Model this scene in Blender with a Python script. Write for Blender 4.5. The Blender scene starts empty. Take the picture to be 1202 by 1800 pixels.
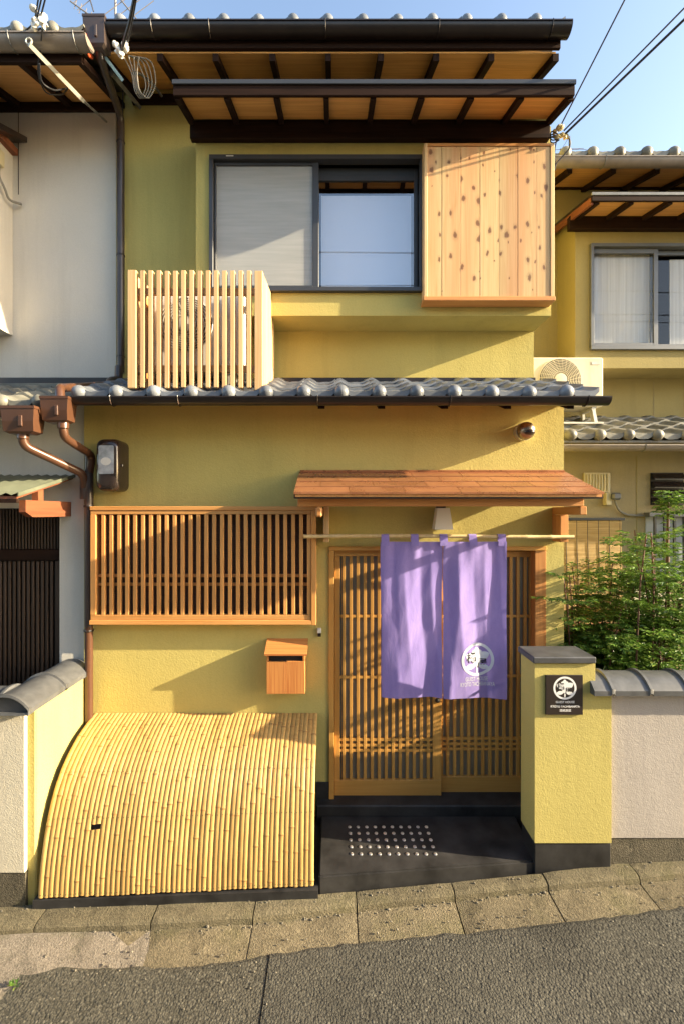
import bpy, math, random
from mathutils import Vector, Matrix, noise as mnoise
random.seed(7)
SC = bpy.context.scene
COL = SC.collection
# ------------------------------------------------------------------ camera, sky, sun, exposure
F, CX, CY, HC = 759.0, 585.0, 900.0, 2.43       # focal length in photo pixels, optical axis, eye height
cam = bpy.data.cameras.new('camera')
cam.sensor_width = 36.0
cam.lens = F / 1800.0 * 36.0
cam.shift_x = (601.0 - CX) / 1800.0
cam.clip_start = 0.05
cam.clip_end = 2000
camo = bpy.data.objects.new('camera', cam)
COL.objects.link(camo)
camo.location = (0, 0, HC)
camo.rotation_euler = (math.radians(90), 0, 0)
SC.camera = camo
SUN = Vector((6.2, -1.0, 2.2)).normalized()     # towards the sun
EL = math.asin(SUN.z)
AZ = math.atan2(SUN.x, SUN.y)
w = bpy.data.worlds.new('World')
SC.world = w
w.use_nodes = True
wn = w.node_tree
bg = wn.nodes['Background']
sky = wn.nodes.new('ShaderNodeTexSky')
sky.sky_type = 'NISHITA'
sky.sun_disc = False
sky.sun_elevation = EL
sky.sun_rotation = AZ
sky.air_density = 1.0
sky.dust_density = 1.6
sky.ozone_density = 0.35
wn.links.new(sky.outputs[0], bg.inputs[0])
bg.inputs[1].default_value = 0.125
sl = bpy.data.lights.new('sun', 'SUN')
sl.energy = 5.0
sl.angle = math.radians(0.5)
sl.color = (1.0, 0.83, 0.57)
slo = bpy.data.objects.new('sun', sl)
COL.objects.link(slo)
slo.rotation_euler = SUN.to_track_quat('Z', 'Y').to_euler()
slo.location = (20, -5, 12)
vs = SC.view_settings
vs.view_transform = 'Standard'
vs.look = 'None'
vs.exposure = 1.9
vs.gamma = 1.0
vs.use_curve_mapping = False


def X(px, d): return (px - CX) * d / F
def Z(py, d): return HC + (CY - py) * d / F
def gz(x): return 0.045 * max(-5.0, min(5.0, x))


# ------------------------------------------------------------------ mesh helpers
class MB:
    def __init__(s):
        s.v, s.f, s.m = [], [], []

    def add(s, vs_, fs, mat=0):
        o = len(s.v)
        s.v += [tuple(p) for p in vs_]
        for f in fs:
            s.f.append(tuple(i + o for i in f))
            s.m.append(mat)
        return s

    def box(s, x0, x1, y0, y1, z0, z1, b=0.0, mat=0):
        if x1 < x0: x0, x1 = x1, x0
        if y1 < y0: y0, y1 = y1, y0
        if z1 < z0: z0, z1 = z1, z0
        if b <= 0:
            v = [(x, y, z) for x in (x0, x1) for y in (y0, y1) for z in (z0, z1)]
            return s.add(v, [(0, 1, 3, 2), (4, 6, 7, 5), (0, 4, 5, 1), (2, 3, 7, 6), (0, 2, 6, 4), (1, 5, 7, 3)], mat)
        b = min(b, (x1 - x0) * .4, (y1 - y0) * .4, (z1 - z0) * .4)
        v, idx = [], {}
        for i in (0, 1):
            for j in (0, 1):
                for k in (0, 1):
                    c = ((x0, x1)[i], (y0, y1)[j], (z0, z1)[k])
                    sg = (b if i == 0 else -b, b if j == 0 else -b, b if k == 0 else -b)
                    for a in range(3):
                        p = [c[q] + (0 if q == a else sg[q]) for q in range(3)]
                        idx[(i, j, k, a)] = len(v)
                        v.append(tuple(p))
        fs = []
        for a in range(3):
            q, r = [t for t in range(3) if t != a]
            for sd in (0, 1):
                ring = []
                for (m, n) in ((0, 0), (1, 0), (1, 1), (0, 1)):
                    t = [0, 0, 0]
                    t[a], t[q], t[r] = sd, m, n
                    ring.append(idx[(t[0], t[1], t[2], a)])
                fs.append(tuple(ring))
        for a in range(3):
            q, r = [t for t in range(3) if t != a]
            for m in (0, 1):
                for n in (0, 1):
                    t0, t1 = [0, 0, 0], [0, 0, 0]
                    t0[a], t1[a] = 0, 1
                    t0[q] = t1[q] = m
                    t0[r] = t1[r] = n
                    fs.append((idx[(*t0, q)], idx[(*t1, q)], idx[(*t1, r)], idx[(*t0, r)]))
        for i in (0, 1):
            for j in (0, 1):
                for k in (0, 1):
                    fs.append((idx[(i, j, k, 0)], idx[(i, j, k, 1)], idx[(i, j, k, 2)]))
        return s.add(v, fs, mat)

    def prism(s, poly, axis, a0, a1, mat=0):
        """poly: 2-D points in the plane normal to axis ('x': (y,z), 'y': (x,z), 'z': (x,y))"""
        n = len(poly)
        def P(p, a):
            return {'x': (a, p[0], p[1]), 'y': (p[0], a, p[1]), 'z': (p[0], p[1], a)}[axis]
        v = [P(p, a0) for p in poly] + [P(p, a1) for p in poly]
        fs = [tuple(range(n)), tuple(range(2 * n - 1, n - 1, -1))]
        for i in range(n):
            j = (i + 1) % n
            fs.append((i, i + n, j + n, j))
        return s.add(v, fs, mat)

    def sbox(s, x0, x1, y0, z0, y1, z1, t0, t1, mat=0):
        return s.prism([(y0, z0 + t0), (y1, z1 + t0), (y1, z1 + t1), (y0, z0 + t1)], 'x', x0, x1, mat)

    def tube(s, pts, r, n=8, cap=True, mat=0):
        pts = [Vector(p) for p in pts]
        rs = r if isinstance(r, (list, tuple)) else [r] * len(pts)
        v, fs = [], []
        up = None
        for i, p in enumerate(pts):
            t = (pts[min(i + 1, len(pts) - 1)] - pts[max(i - 1, 0)]).normalized()
            if up is None:
                up = Vector((0, 0, 1)) if abs(t.z) < .9 else Vector((0, 1, 0))
            a = t.cross(up)
            if a.length < 1e-5:
                a = t.cross(Vector((1, 0, 0)))
            a.normalize()
            b = a.cross(t).normalized()
            up = b
            for k in range(n):
                th = 2 * math.pi * k / n
                v.append(p + (a * math.cos(th) + b * math.sin(th)) * rs[i])
        for i in range(len(pts) - 1):
            for k in range(n):
                k2 = (k + 1) % n
                fs.append((i * n + k, i * n + k2, (i + 1) * n + k2, (i + 1) * n + k))
        if cap:
            fs.append(tuple(range(n - 1, -1, -1)))
            fs.append(tuple((len(pts) - 1) * n + k for k in range(n)))
        return s.add(v, fs, mat)

    def lathe(s, c, axis, prof, n=12, mat=0):
        """prof: (radius, offset along axis)"""
        c = Vector(c)
        A = Vector(axis).normalized()
        u = A.cross(Vector((0, 0, 1)) if abs(A.z) < .9 else Vector((1, 0, 0))).normalized()
        w_ = A.cross(u)
        v, fs = [], []
        for (r, o) in prof:
            for k in range(n):
                th = 2 * math.pi * k / n
                v.append(c + A * o + (u * math.cos(th) + w_ * math.sin(th)) * r)
        for i in range(len(prof) - 1):
            for k in range(n):
                k2 = (k + 1) % n
                fs.append((i * n + k, i * n + k2, (i + 1) * n + k2, (i + 1) * n + k))
        fs.append(tuple(range(n - 1, -1, -1)))
        fs.append(tuple((len(prof) - 1) * n + k for k in range(n)))
        return s.add(v, fs, mat)

    def sphere(s, c, r, nu=10, nv=6, mat=0, sc=(1, 1, 1)):
        v, fs = [], []
        for i in range(nv + 1):
            ph = math.pi * i / nv
            for k in range(nu):
                th = 2 * math.pi * k / nu
                v.append((c[0] + r * sc[0] * math.sin(ph) * math.cos(th), c[1] + r * sc[1] * math.sin(ph) * math.sin(th), c[2] + r * sc[2] * math.cos(ph)))
        for i in range(nv):
            for k in range(nu):
                k2 = (k + 1) % nu
                fs.append((i * nu + k, (i + 1) * nu + k, (i + 1) * nu + k2, i * nu + k2))
        return s.add(v, fs, mat)


WLOC = {}


def mesh_from(name, mb, mats, smooth, center):
    me = bpy.data.meshes.new(name)
    me.from_pydata([(p[0] - center[0], p[1] - center[1], p[2] - center[2]) for p in mb.v], [], mb.f)
    for m in (mats if isinstance(mats, (list, tuple)) else [mats]):
        me.materials.append(m)
    if any(mb.m):
        me.polygons.foreach_set('material_index', mb.m)
    me.validate()
    import bmesh
    b = bmesh.new()
    b.from_mesh(me)
    bmesh.ops.recalc_face_normals(b, faces=b.faces)
    b.to_mesh(me)
    b.free()
    if smooth:
        me.polygons.foreach_set('use_smooth', [True] * len(me.polygons))
        me.set_sharp_from_angle(angle=math.radians(smooth if smooth is not True else 40))
    me.update()
    return me


def obj(name, mb, mats, parent=None, smooth=False, **props):
    xs = [p[0] for p in mb.v]; ys = [p[1] for p in mb.v]; zs = [p[2] for p in mb.v]
    c = Vector(((min(xs) + max(xs)) / 2, (min(ys) + max(ys)) / 2, min(zs) if parent is None else (min(zs) + max(zs)) / 2))
    me = mesh_from(name, mb, mats, smooth, c)
    o = bpy.data.objects.new(name, me)
    COL.objects.link(o)
    WLOC[o.name] = c
    if parent is not None:
        o.parent = parent
        o.location = c - WLOC[parent.name]
    else:
        o.location = c
    for k, v in props.items():
        o[k] = v
    return o


def dup(o, parent, delta, rot=None, scale=None):
    """copy of a leaf piece moved by delta (world)"""
    c = o.copy()
    COL.objects.link(c)
    c.parent = parent
    wl = WLOC[o.name] + Vector(delta)
    WLOC[c.name] = wl
    c.location = wl - (WLOC[parent.name] if parent else Vector())
    if rot: c.rotation_euler = rot
    if scale: c.scale = scale
    return c


def thing(name, label, cat, loc, group=None):
    o = bpy.data.objects.new(name, None)
    o.empty_display_size = .1
    COL.objects.link(o)
    o.location = loc
    WLOC[o.name] = Vector(loc)
    tag(o, label, cat, group)
    return o


def tag(o, label, cat, group=None):
    o['label'] = label
    o['category'] = cat
    if group: o['group'] = group
    return o


def part_empty(name, parent, loc):
    o = bpy.data.objects.new(name, None)
    o.empty_display_size = .1
    COL.objects.link(o)
    o.parent = parent
    WLOC[o.name] = Vector(loc)
    o.location = Vector(loc) - WLOC[parent.name]
    return o


def Bx(*a, **k): return MB().box(*a, **k)


# ------------------------------------------------------------------ materials
class NT:
    def __init__(s, name):
        s.m = bpy.data.materials.new(name)
        s.m.use_nodes = True
        s.t = s.m.node_tree
        s.p = s.t.nodes['Principled BSDF']
        s.out = s.t.nodes['Material Output']

    def n(s, typ, ins=None, **at):
        nd = s.t.nodes.new('ShaderNode' + typ)
        for k, v in at.items(): setattr(nd, k, v)
        for k, v in (ins or {}).items():
            if isinstance(v, bpy.types.NodeSocket): s.t.links.new(v, nd.inputs[k])
            else: nd.inputs[k].default_value = v
        return nd

    def l(s, a, b): s.t.links.new(a, b)

    def ramp(s, fac, stops, interp='LINEAR'):
        r = s.n('ValToRGB', {0: fac})
        e = r.color_ramp.elements
        r.color_ramp.interpolation = interp
        while len(e) < len(stops): e.new(0.5)
        for i, (p, c) in enumerate(stops):
            e[i].position = p
            e[i].color = c if len(c) == 4 else (*c, 1)
        return r.outputs[0]

    def mix(s, fac, a, b, mode='MIX'):
        nd = s.n('MixRGB', {0: fac, 1: a if not isinstance(a, tuple) else (*a[:3], 1), 2: b if not isinstance(b, tuple) else (*b[:3], 1)}, blend_type=mode)
        return nd.outputs[0]

    def math(s, op, a, b=0.0):
        return s.n('Math', {0: a, 1: b}, operation=op).outputs[0]

    def coord(s, scale=(1, 1, 1), rand=True):
        tc = s.n('TexCoord')
        v = tc.outputs['Object']
        if rand:
            oi = s.n('ObjectInfo')
            r = s.math('MULTIPLY', oi.outputs['Random'], 53.0)
            v = s.n('VectorMath', {0: v, 1: r}, operation='ADD').outputs[0]
        return s.n('Mapping', {0: v, 3: scale}).outputs[0]

    def noise(s, vec, scale, detail=4, rough=.55, dist=0.0):
        nd = s.n('TexNoise', {'Vector': vec, 'Scale': scale, 'Detail': detail, 'Roughness': rough, 'Distortion': dist})
        return nd.outputs[0]

    def vary(s, col, lo=.9, hi=1.1, sat=0.0):
        oi = s.n('ObjectInfo')
        mr = s.n('MapRange', {0: oi.outputs['Random'], 3: lo, 4: hi})
        return s.n('HueSaturation', {'Value': mr.outputs[0], 'Color': col}).outputs[0]

    def bump(s, h, strength, dist, base=None):
        b = s.n('Bump', {'Height': h, 'Strength': strength, 'Distance': dist})
        if base is not None: s.l(base, b.inputs['Normal'])
        return b.outputs[0]

    def fin(s, col=None, rough=None, normal=None, **kw):
        if col is not None:
            if isinstance(col, tuple): s.p.inputs['Base Color'].default_value = (*col[:3], 1)
            else: s.l(col, s.p.inputs['Base Color'])
        if rough is not None:
            if isinstance(rough, (int, float)): s.p.inputs['Roughness'].default_value = rough
            else: s.l(rough, s.p.inputs['Roughness'])
        if normal is not None: s.l(normal, s.p.inputs['Normal'])
        for k, v in kw.items(): s.p.inputs[k.replace('_', ' ')].default_value = v
        return s.m


def stucco(name, col, fine=55, amp=.0035, var=.1, dirt=None):
    t = NT(name)
    v = t.coord(rand=False)
    n1 = t.noise(v, fine, 5, .6)
    n2 = t.noise(v, fine * .3, 4, .6, .6)
    n3 = t.noise(v, 1.3, 5, .6)
    dk = tuple(c * (1 - var) for c in col)
    lt = tuple(min(1, c * (1 + var)) for c in col)
    c = t.ramp(n3, [(.3, dk), (.7, lt)])
    c = t.mix(.25, c, t.ramp(n1, [(.3, tuple(q * .78 for q in col)), (.65, lt)]))
    vs2 = t.noise(t.n('Mapping', {0: v, 3: (6, 6, .5)}).outputs[0], 1.0, 5, .65)
    st = t.ramp(vs2, [(.52, (0, 0, 0)), (.8, (1, 1, 1))])
    dd = dirt or tuple(q * .72 for q in col)
    c = t.mix(t.math('MULTIPLY', st, .5), c, dd)
    nb = t.bump(n2, .35, amp * 1.6)
    nb = t.bump(n1, .7, amp, nb)
    return t.fin(c, .92, nb, Specular_IOR_Level=.15)


def wood(name, c1, c2, axis=2, rough=.55, knots=False, fine=1.0, var=(.86, 1.12), spec=.35, g=22.0):
    t = NT(name)
    sc = [g, g, g]; sc[axis] = 1.1
    sf = [150.0, 150.0, 150.0]; sf[axis] = 3.0
    n1 = t.noise(t.coord(tuple(sc)), 1.0, 4, .6, 1.2)
    n2 = t.noise(t.coord(tuple(sf)), 1.0, 3, .6)
    c = t.ramp(n1, [(.3, c1), (.62, c2)])
    c = t.mix(t.math('MULTIPLY', n2, .45 * fine), c, tuple(q * .55 for q in c1))
    if knots:
        sh = [7.0, 7.0, 7.0]; sh[axis] = .35
        c = t.mix(t.ramp(t.noise(t.coord(tuple(sh)), 1.0, 2, .5, .4), [(.45, (0, 0, 0)), (.65, (.45, .45, .45))]), c, (.62, .25, .10))
        sp = t.n('SeparateXYZ', {0: t.coord((1, 1, 1))})
        oth = 2 if axis == 0 else 0
        vv = t.n('CombineXYZ', {0: t.math('MULTIPLY', sp.outputs[oth], 8.5), 1: t.math('MULTIPLY', sp.outputs[axis], 5.2)}).outputs[0]
        vv = t.n('VectorMath', {0: vv, 1: t.n('VectorMath', {0: t.n('TexNoise', {'Vector': vv, 'Scale': 4.0}).outputs[1], 3: .22}, operation='SCALE').outputs[0]}, operation='ADD').outputs[0]
        vr = t.n('TexVoronoi', {'Vector': vv, 'Scale': 1.0, 'Randomness': 1.0}, voronoi_dimensions='2D')
        d = t.math('DIVIDE', vr.outputs['Distance'], t.math('ADD', t.math('MULTIPLY', t.n('SeparateColor', {0: vr.outputs['Color']}).outputs[0], .9), .25))
        kf = t.ramp(d, [(.06, (1, 1, 1)), (.11, (.85, .85, .85)), (.135, (.25, .25, .25)), (.26, (0, 0, 0))])
        c = t.mix(t.math('MULTIPLY', kf, .85), c, (.12, .04, .015))
    c = t.vary(c, *var)
    nb = t.bump(n2, .25, .002)
    return t.fin(c, rough, nb, Specular_IOR_Level=spec)


def plain(name, col, rough=.5, metal=0.0, nscale=0, namp=.12, bump=0, vary=None, spec=.5, coat=0):
    t = NT(name)
    c = col
    nb = None
    if nscale:
        n1 = t.noise(t.coord(), nscale, 5, .6)
        c = t.ramp(n1, [(.3, tuple(q * (1 - namp) for q in col)), (.7, tuple(min(1, q * (1 + namp)) for q in col))])
        if bump: nb = t.bump(n1, .5, bump)
    if vary and not isinstance(c, tuple): c = t.vary(c, *vary)
    return t.fin(c, rough, nb, Metallic=metal, Specular_IOR_Level=spec, Coat_Weight=coat)


M = {}
YEL = (.49, .413, .137)
M['stucco'] = stucco('mustard_stucco', YEL, 95, .0030)
M['stucco_old'] = stucco('ochre_stucco', (.33, .272, .115), 80, .0022)
M['stucco_low'] = stucco('brownish_stucco', (.33, .27, .145), 80, .0020)
M['stucco_pink'] = stucco('pinkish_grey_stucco', (.41, .37, .33), 110, .0030)
M['stucco_white'] = stucco('off_white_stucco', (.60, .565, .49), 120, .0018, .06)
M['stucco_cream'] = stucco('cream_stucco', (.52, .48, .38), 120, .0035)
CL, CR = (.56, .25, .065), (.68, .345, .11)
M['cedar_z'] = wood('cedar_upright', CL, CR, 2)
M['cedar_x'] = wood('cedar_level', CL, CR, 0)
M['cedar_y'] = wood('cedar_outward', CL, CR, 1)
M['door_z'] = wood('hinoki_upright', (.56, .275, .06), (.64, .34, .085), 2, .5, var=(.94, 1.06))
M['door_x'] = wood('hinoki_level', (.56, .275, .06), (.64, .34, .085), 0, .5, var=(.94, 1.06))
M['pale_z'] = wood('pale_cedar_upright', (.62, .37, .155), (.74, .50, .245), 2, .6)
M['pale_x'] = wood('pale_cedar_level', (.66, .40, .17), (.78, .52, .26), 0, .6)
M['plank'] = wood('knotty_cedar_upright', (.60, .36, .14), (.72, .50, .24), 2, .5, knots=True, g=34.0, var=(.84, 1.12))
M['plank_x'] = wood('red_cedar_level', (.50, .17, .045), (.68, .30, .09), 0, .45, g=60.0, knots=False)
M['box_z'] = wood('red_cedar_upright', (.46, .15, .04), (.68, .31, .09), 2, .5, g=60.0)
M['purlin_x'] = wood('fresh_beam_level', (.52, .215, .06), (.64, .31, .10), 0, .45)
M['purlin_y'] = wood('fresh_beam_outward', (.52, .215, .06), (.64, .31, .10), 1, .45)
M['purlin_z'] = wood('fresh_beam_upright', (.52, .215, .06), (.64, .31, .10), 2, .45)
M['dark_y'] = wood('dark_stained_rafter', (.015, .007, .004), (.032, .015, .009), 1, .75, spec=.12)  # rafter and beam stain deepened: eave shade put into the colour
M['dark_x'] = wood('dark_stained_beam', (.015, .007, .004), (.032, .015, .009), 0, .75, spec=.12)
M['dark_z'] = wood('dark_stained_slat', (.035, .020, .012), (.070, .042, .026), 2, .5)
M['ply'] = wood('orange_plywood', (.62, .29, .075), (.84, .45, .14), 0, .55)
M['ply_old'] = wood('weathered_plywood', (.54, .27, .085), (.72, .39, .14), 0, .6)
M['redbeam_y'] = wood('reddish_bracket', (.17, .055, .024), (.25, .085, .038), 1, .5)


def make_bamboo(name, a, b):
    t = NT(name)
    n1 = t.noise(t.coord((30, 30, 1.5)), 1.0, 4, .6, .5)
    n2 = t.noise(t.coord((3, 3, 3)), 1.0, 4, .6)
    c = t.ramp(n1, [(.25, a), (.7, b)])
    c = t.mix(t.ramp(n2, [(.55, (0, 0, 0)), (.8, (.5, .5, .5))]), c, (.40, .20, .05))
    c = t.vary(c, .74, 1.16)
    return t.fin(c, .48, t.bump(n1, .1, .001), Specular_IOR_Level=.3)


M['bamboo'] = make_bamboo('dried_bamboo', (.40, .225, .068), (.53, .34, .12))
M['bamboo_pole'] = make_bamboo('pale_bamboo_pole', (.62, .45, .20), (.78, .60, .32))
M['node'] = plain('bamboo_node', (.30, .15, .045), .5, nscale=40)
M['tile'] = plain('silver_grey_tile', (.165, .178, .195), .30, nscale=9, namp=.22, bump=.001, vary=(.72, 1.22))
M['tile_old'] = plain('mossy_grey_tile', (.155, .150, .120), .5, nscale=7, namp=.45, bump=.002, vary=(.75, 1.2))
M['coping'] = plain('grey_coping_tile', (.085, .087, .088), .38, nscale=14, namp=.25, bump=.0008, vary=(.9, 1.12))
M['gutter'] = plain('dark_brown_gutter', (.022, .015, .012), .28, nscale=6, namp=.25)
M['gutter_old'] = plain('faded_grey_gutter', (.22, .185, .15), .45, nscale=5, namp=.25)
M['pipe'] = plain('brown_pipe', (.080, .036, .019), .28, nscale=5, namp=.15)
M['pipe_dark'] = plain('dark_brown_pipe', (.050, .037, .032), .30, nscale=5, namp=.15)
M['orange_rubber'] = plain('orange_rubber', (.6, .10, .03), .5)
M['meter'] = plain('black_brown_plastic', (.026, .018, .015), .18, nscale=4, namp=.2, coat=.3)
M['black'] = plain('matt_black', (.012, .012, .012), .6)
M['charcoal'] = plain('charcoal_mortar', (.027, .026, .0255), .55, nscale=5, namp=.6, bump=.0012, spec=.3)
M['charcoal_cap'] = plain('charcoal_slab', (.060, .062, .066), .45, nscale=8, namp=.35, bump=.0012)
M['alu'] = plain('bronze_aluminium', (.055, .057, .060), .38, metal=.3, nscale=3, namp=.1)
M['alu_grey'] = plain('grey_aluminium', (.13, .135, .14), .4, metal=.3, nscale=3, namp=.1)
M['steel'] = plain('stainless_steel', (.80, .80, .78), .30, metal=.85)
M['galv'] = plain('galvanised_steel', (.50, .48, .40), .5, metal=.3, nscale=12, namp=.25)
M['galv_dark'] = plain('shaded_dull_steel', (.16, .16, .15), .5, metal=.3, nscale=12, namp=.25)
M['bluetape'] = plain('pale_blue_paint', (.30, .52, .72), .5)
M['white'] = plain('off_white_plastic', (.66, .63, .56), .4, nscale=4, namp=.08)
M['porcelain'] = plain('white_porcelain', (.75, .73, .66), .2)
M['cable'] = plain('black_cable', (.018, .018, .020), .5)
M['cable_grey'] = plain('grey_cable', (.20, .19, .16), .5)
M['antenna'] = plain('dull_aluminium_rod', (.20, .18, .17), .5, metal=.3)
M['lamp'] = plain('white_lamp_glass', (.80, .76, .68), .35)
M['beige'] = plain('beige_plastic', (.55, .48, .28), .45, nscale=5)
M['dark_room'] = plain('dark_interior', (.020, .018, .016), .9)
M['blind'] = plain('white_roller_blind', (.80, .80, .83), .9)
M['letters'] = plain('white_print', (.75, .74, .72), .6)
M['letters_soft'] = plain('pale_print', (.62, .64, .72), .8)
M['letter_black'] = plain('black_print', (.010, .010, .012), .7)
M['plate'] = plain('dark_brown_sign_plate', (.028, .020, .017), .32, nscale=3, namp=.15)


def make_copper():
    t = NT('copper_shingle')
    n1 = t.noise(t.coord(), 6, 4, .6)
    c = t.ramp(n1, [(.3, (.34, .135, .06)), (.7, (.46, .20, .09))])
    c = t.vary(c, .85, 1.15)
    return t.fin(c, t.ramp(n1, [(.3, (.24, .24, .24)), (.7, (.34, .34, .34))]), t.bump(t.noise(t.coord(), 5, 2), .08, .002), Metallic=.5)


M['copper'] = make_copper()


def make_glass(name, refl, tint=(.9, .92, .95)):
    t = NT(name)
    fr = t.n('Fresnel', {0: 1.5})
    gm = t.n('NewGeometry')
    f = t.math('MULTIPLY', t.math('MINIMUM', t.math('ADD', fr.outputs[0], refl), 1.0), t.math('SUBTRACT', 1.0, gm.outputs['Backfacing']))
    tr = t.n('BsdfTransparent', {0: (*tint, 1)})
    gl = t.n('BsdfGlossy', {0: (1, 1, 1, 1), 1: .015})
    mx = t.n('MixShader', {0: f, 1: tr.outputs[0], 2: gl.outputs[0]})
    t.l(mx.outputs[0], t.out.inputs[0])
    return t.m


M['glass'] = make_glass('window_glass', .20)
M['glass_clear'] = make_glass('clear_window_glass', .0)
M['glass_dark'] = plain('frosted_door_pane', (.24, .215, .155), .4, nscale=4, namp=.2)


def make_screen():
    t = NT('insect_screen')
    v = t.coord(rand=False)
    n1 = t.noise(t.n('Mapping', {0: v, 3: (2, 2, 40)}).outputs[0], 1.0, 4, .6)
    df = t.n('BsdfDiffuse', {0: t.ramp(n1, [(.3, (.47, .48, .46)), (.75, (.58, .58, .55))])})
    tr = t.n('BsdfTransparent', {0: (1, 1, 1, 1)})
    mx = t.n('MixShader', {0: .5, 1: tr.outputs[0], 2: df.outputs[0]})
    t.l(mx.outputs[0], t.out.inputs[0])
    return t.m


M['screen'] = make_screen()


def make_lace():
    t = NT('lace_curtain')
    v = t.coord(rand=False)
    n1 = t.noise(t.n('Mapping', {0: v, 3: (38, 38, .6)}).outputs[0], 1.0, 4, .6)
    return t.fin(t.ramp(n1, [(.3, (.60, .54, .43)), (.7, (.80, .74, .62))]), .9, t.bump(n1, .3, .01))


M['lace'] = make_lace()


def make_cloth():
    t = NT('purple_linen')
    v = t.coord(rand=False)
    n1 = t.noise(t.n('Mapping', {0: v, 3: (14, 3, 5)}).outputs[0], 1.0, 5, .65, 1.0)
    n2 = t.noise(v, 420, 2, .5)
    c = t.ramp(n1, [(.3, (.27, .215, .58)), (.7, (.35, .285, .66))])
    c = t.mix(.2, c, t.ramp(n2, [(.3, (.22, .14, .42)), (.7, (.44, .31, .68))]))
    nb = t.bump(n1, .35, .006)
    nb = t.bump(n2, .2, .0006, nb)
    t.fin(c, .85, nb, Specular_IOR_Level=.2)
    t.p.inputs['Sheen Weight'].default_value = .25
    tl = t.n('BsdfTranslucent', {0: c, 'Normal': nb})
    mx = t.n('MixShader', {0: .22, 1: t.p.outputs[0], 2: tl.outputs[0]})
    t.l(mx.outputs[0], t.out.inputs[0])
    return t.m


M['cloth'] = make_cloth()


def make_asphalt(name, lo, hi):
    t = NT(name)
    v = t.coord(rand=False)
    vo = t.n('TexVoronoi', {'Vector': v, 'Scale': 78.0, 'Randomness': 1.0})
    vo2 = t.n('TexVoronoi', {'Vector': v, 'Scale': 170.0, 'Randomness': 1.0})
    n3 = t.noise(v, 1.6, 6, .65)
    n4 = t.noise(v, 230, 3, .6)
    sep = t.n('SeparateColor', {0: vo.outputs['Color']})
    c = t.ramp(sep.outputs[0], [(.05, lo), (.7, hi), (.93, tuple(q * 1.6 for q in hi)), (1.0, tuple(q * 2.4 for q in hi))])
    c2 = t.ramp(t.n('SeparateColor', {0: vo2.outputs['Color']}).outputs[0], [(.1, tuple(q * .6 for q in lo)), (.9, tuple(q * 1.4 for q in hi))])
    c = t.mix(.45, c, c2)
    c = t.mix(t.ramp(vo.outputs['Distance'], [(.40, (0, 0, 0)), (.8, (.4, .4, .4))]), c, tuple(q * .45 for q in lo))
    c = t.mix(t.ramp(n3, [(.35, (0, 0, 0)), (.7, (.5, .5, .5))]), c, tuple(q * 1.2 for q in hi))
    oil = t.noise(v, .9, 3, .5, .8)
    c = t.mix(t.ramp(oil, [(.56, (0, 0, 0)), (.66, (.45, .45, .45))]), c, tuple(q * .55 for q in lo))
    c = t.mix(t.ramp(t.noise(v, 5.5, 2, .4), [(.70, (0, 0, 0)), (.76, (.35, .35, .35))]), c, tuple(q * 2.0 for q in hi))
    dome = t.math('SUBTRACT', 1.0, t.math('POWER', vo.outputs['Distance'], 2.0))
    hh = t.math('MULTIPLY', dome, t.math('ADD', t.math('MULTIPLY', sep.outputs[1], .8), .35))
    nb = t.bump(hh, 1.0, .0060)
    nb = t.bump(t.math('SUBTRACT', 1.0, vo2.outputs['Distance']), .7, .0024, nb)
    nb = t.bump(n4, .5, .0010, nb)
    return t.fin(c, .85, nb, Specular_IOR_Level=.3)


M['asphalt'] = make_asphalt('worn_asphalt', (.043, .041, .031), (.090, .083, .063))
M['asphalt_new'] = make_asphalt('darker_asphalt', (.037, .035, .028), (.078, .073, .057))


def make_concrete(name, col, pit=.012):
    t = NT(name)
    v = t.coord()
    n1 = t.noise(v, 4, 6, .65)
    vo = t.n('TexVoronoi', {'Vector': v, 'Scale': 130.0})
    n2 = t.noise(v, 75, 5, .7)
    c = t.ramp(n1, [(.3, tuple(q * .70 for q in col)), (.7, tuple(q * 1.18 for q in col))])
    c = t.mix(.5, c, t.ramp(vo.outputs['Color'], [(.1, tuple(q * .45 for q in col)), (.9, tuple(q * 1.5 for q in col))]))
    moss = t.ramp(t.noise(v, 2.6, 5, .7), [(.52, (0, 0, 0)), (.72, (.55, .55, .55))])
    c = t.mix(moss, c, (.085, .085, .030))
    bl = t.noise(v, 7.0, 6, .75, .6)
    c = t.mix(t.ramp(bl, [(.50, (0, 0, 0)), (.62, (.55, .55, .55))]), c, tuple(q * .45 for q in col))
    c = t.mix(t.ramp(t.noise(v, 11.0, 5, .7), [(.60, (0, 0, 0)), (.68, (.6, .6, .6))]), c, tuple(min(1, q * 1.7) for q in col))
    c = t.vary(c, .88, 1.12)
    nb = t.bump(n2, 1.0, .009)
    nb = t.bump(vo.outputs['Distance'], .8, .004, nb)
    return t.fin(c, .9, nb, Specular_IOR_Level=.2)


M['concrete'] = make_concrete('weathered_concrete', (.150, .128, .080))
M['apron'] = make_concrete('pale_worn_concrete', (.180, .150, .095))
M['pebble'] = make_concrete('dark_pebbled_base', (.105, .092, .065))
M['ground'] = make_concrete('bare_ground', (.22, .19, .15))


def make_sudare():
    t = NT('reed_blind')
    v = t.coord(rand=False)
    wv = t.n('TexWave', {'Vector': v, 'Scale': 26.0, 'Distortion': .4, 'Detail': 2.0}, wave_type='BANDS', bands_direction='Z')
    n1 = t.noise(t.n('Mapping', {0: v, 3: (3, 3, 60)}).outputs[0], 1.0, 4)
    c = t.ramp(n1, [(.3, (.44, .27, .08)), (.7, (.66, .46, .18))])
    c = t.mix(t.ramp(wv.outputs[0], [(.0, (.7, .7, .7)), (.4, (0, 0, 0))]), c, (.12, .07, .02))
    return t.fin(c, .7, t.bump(wv.outputs[0], .6, .006))


M['sudare'] = make_sudare()


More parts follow.
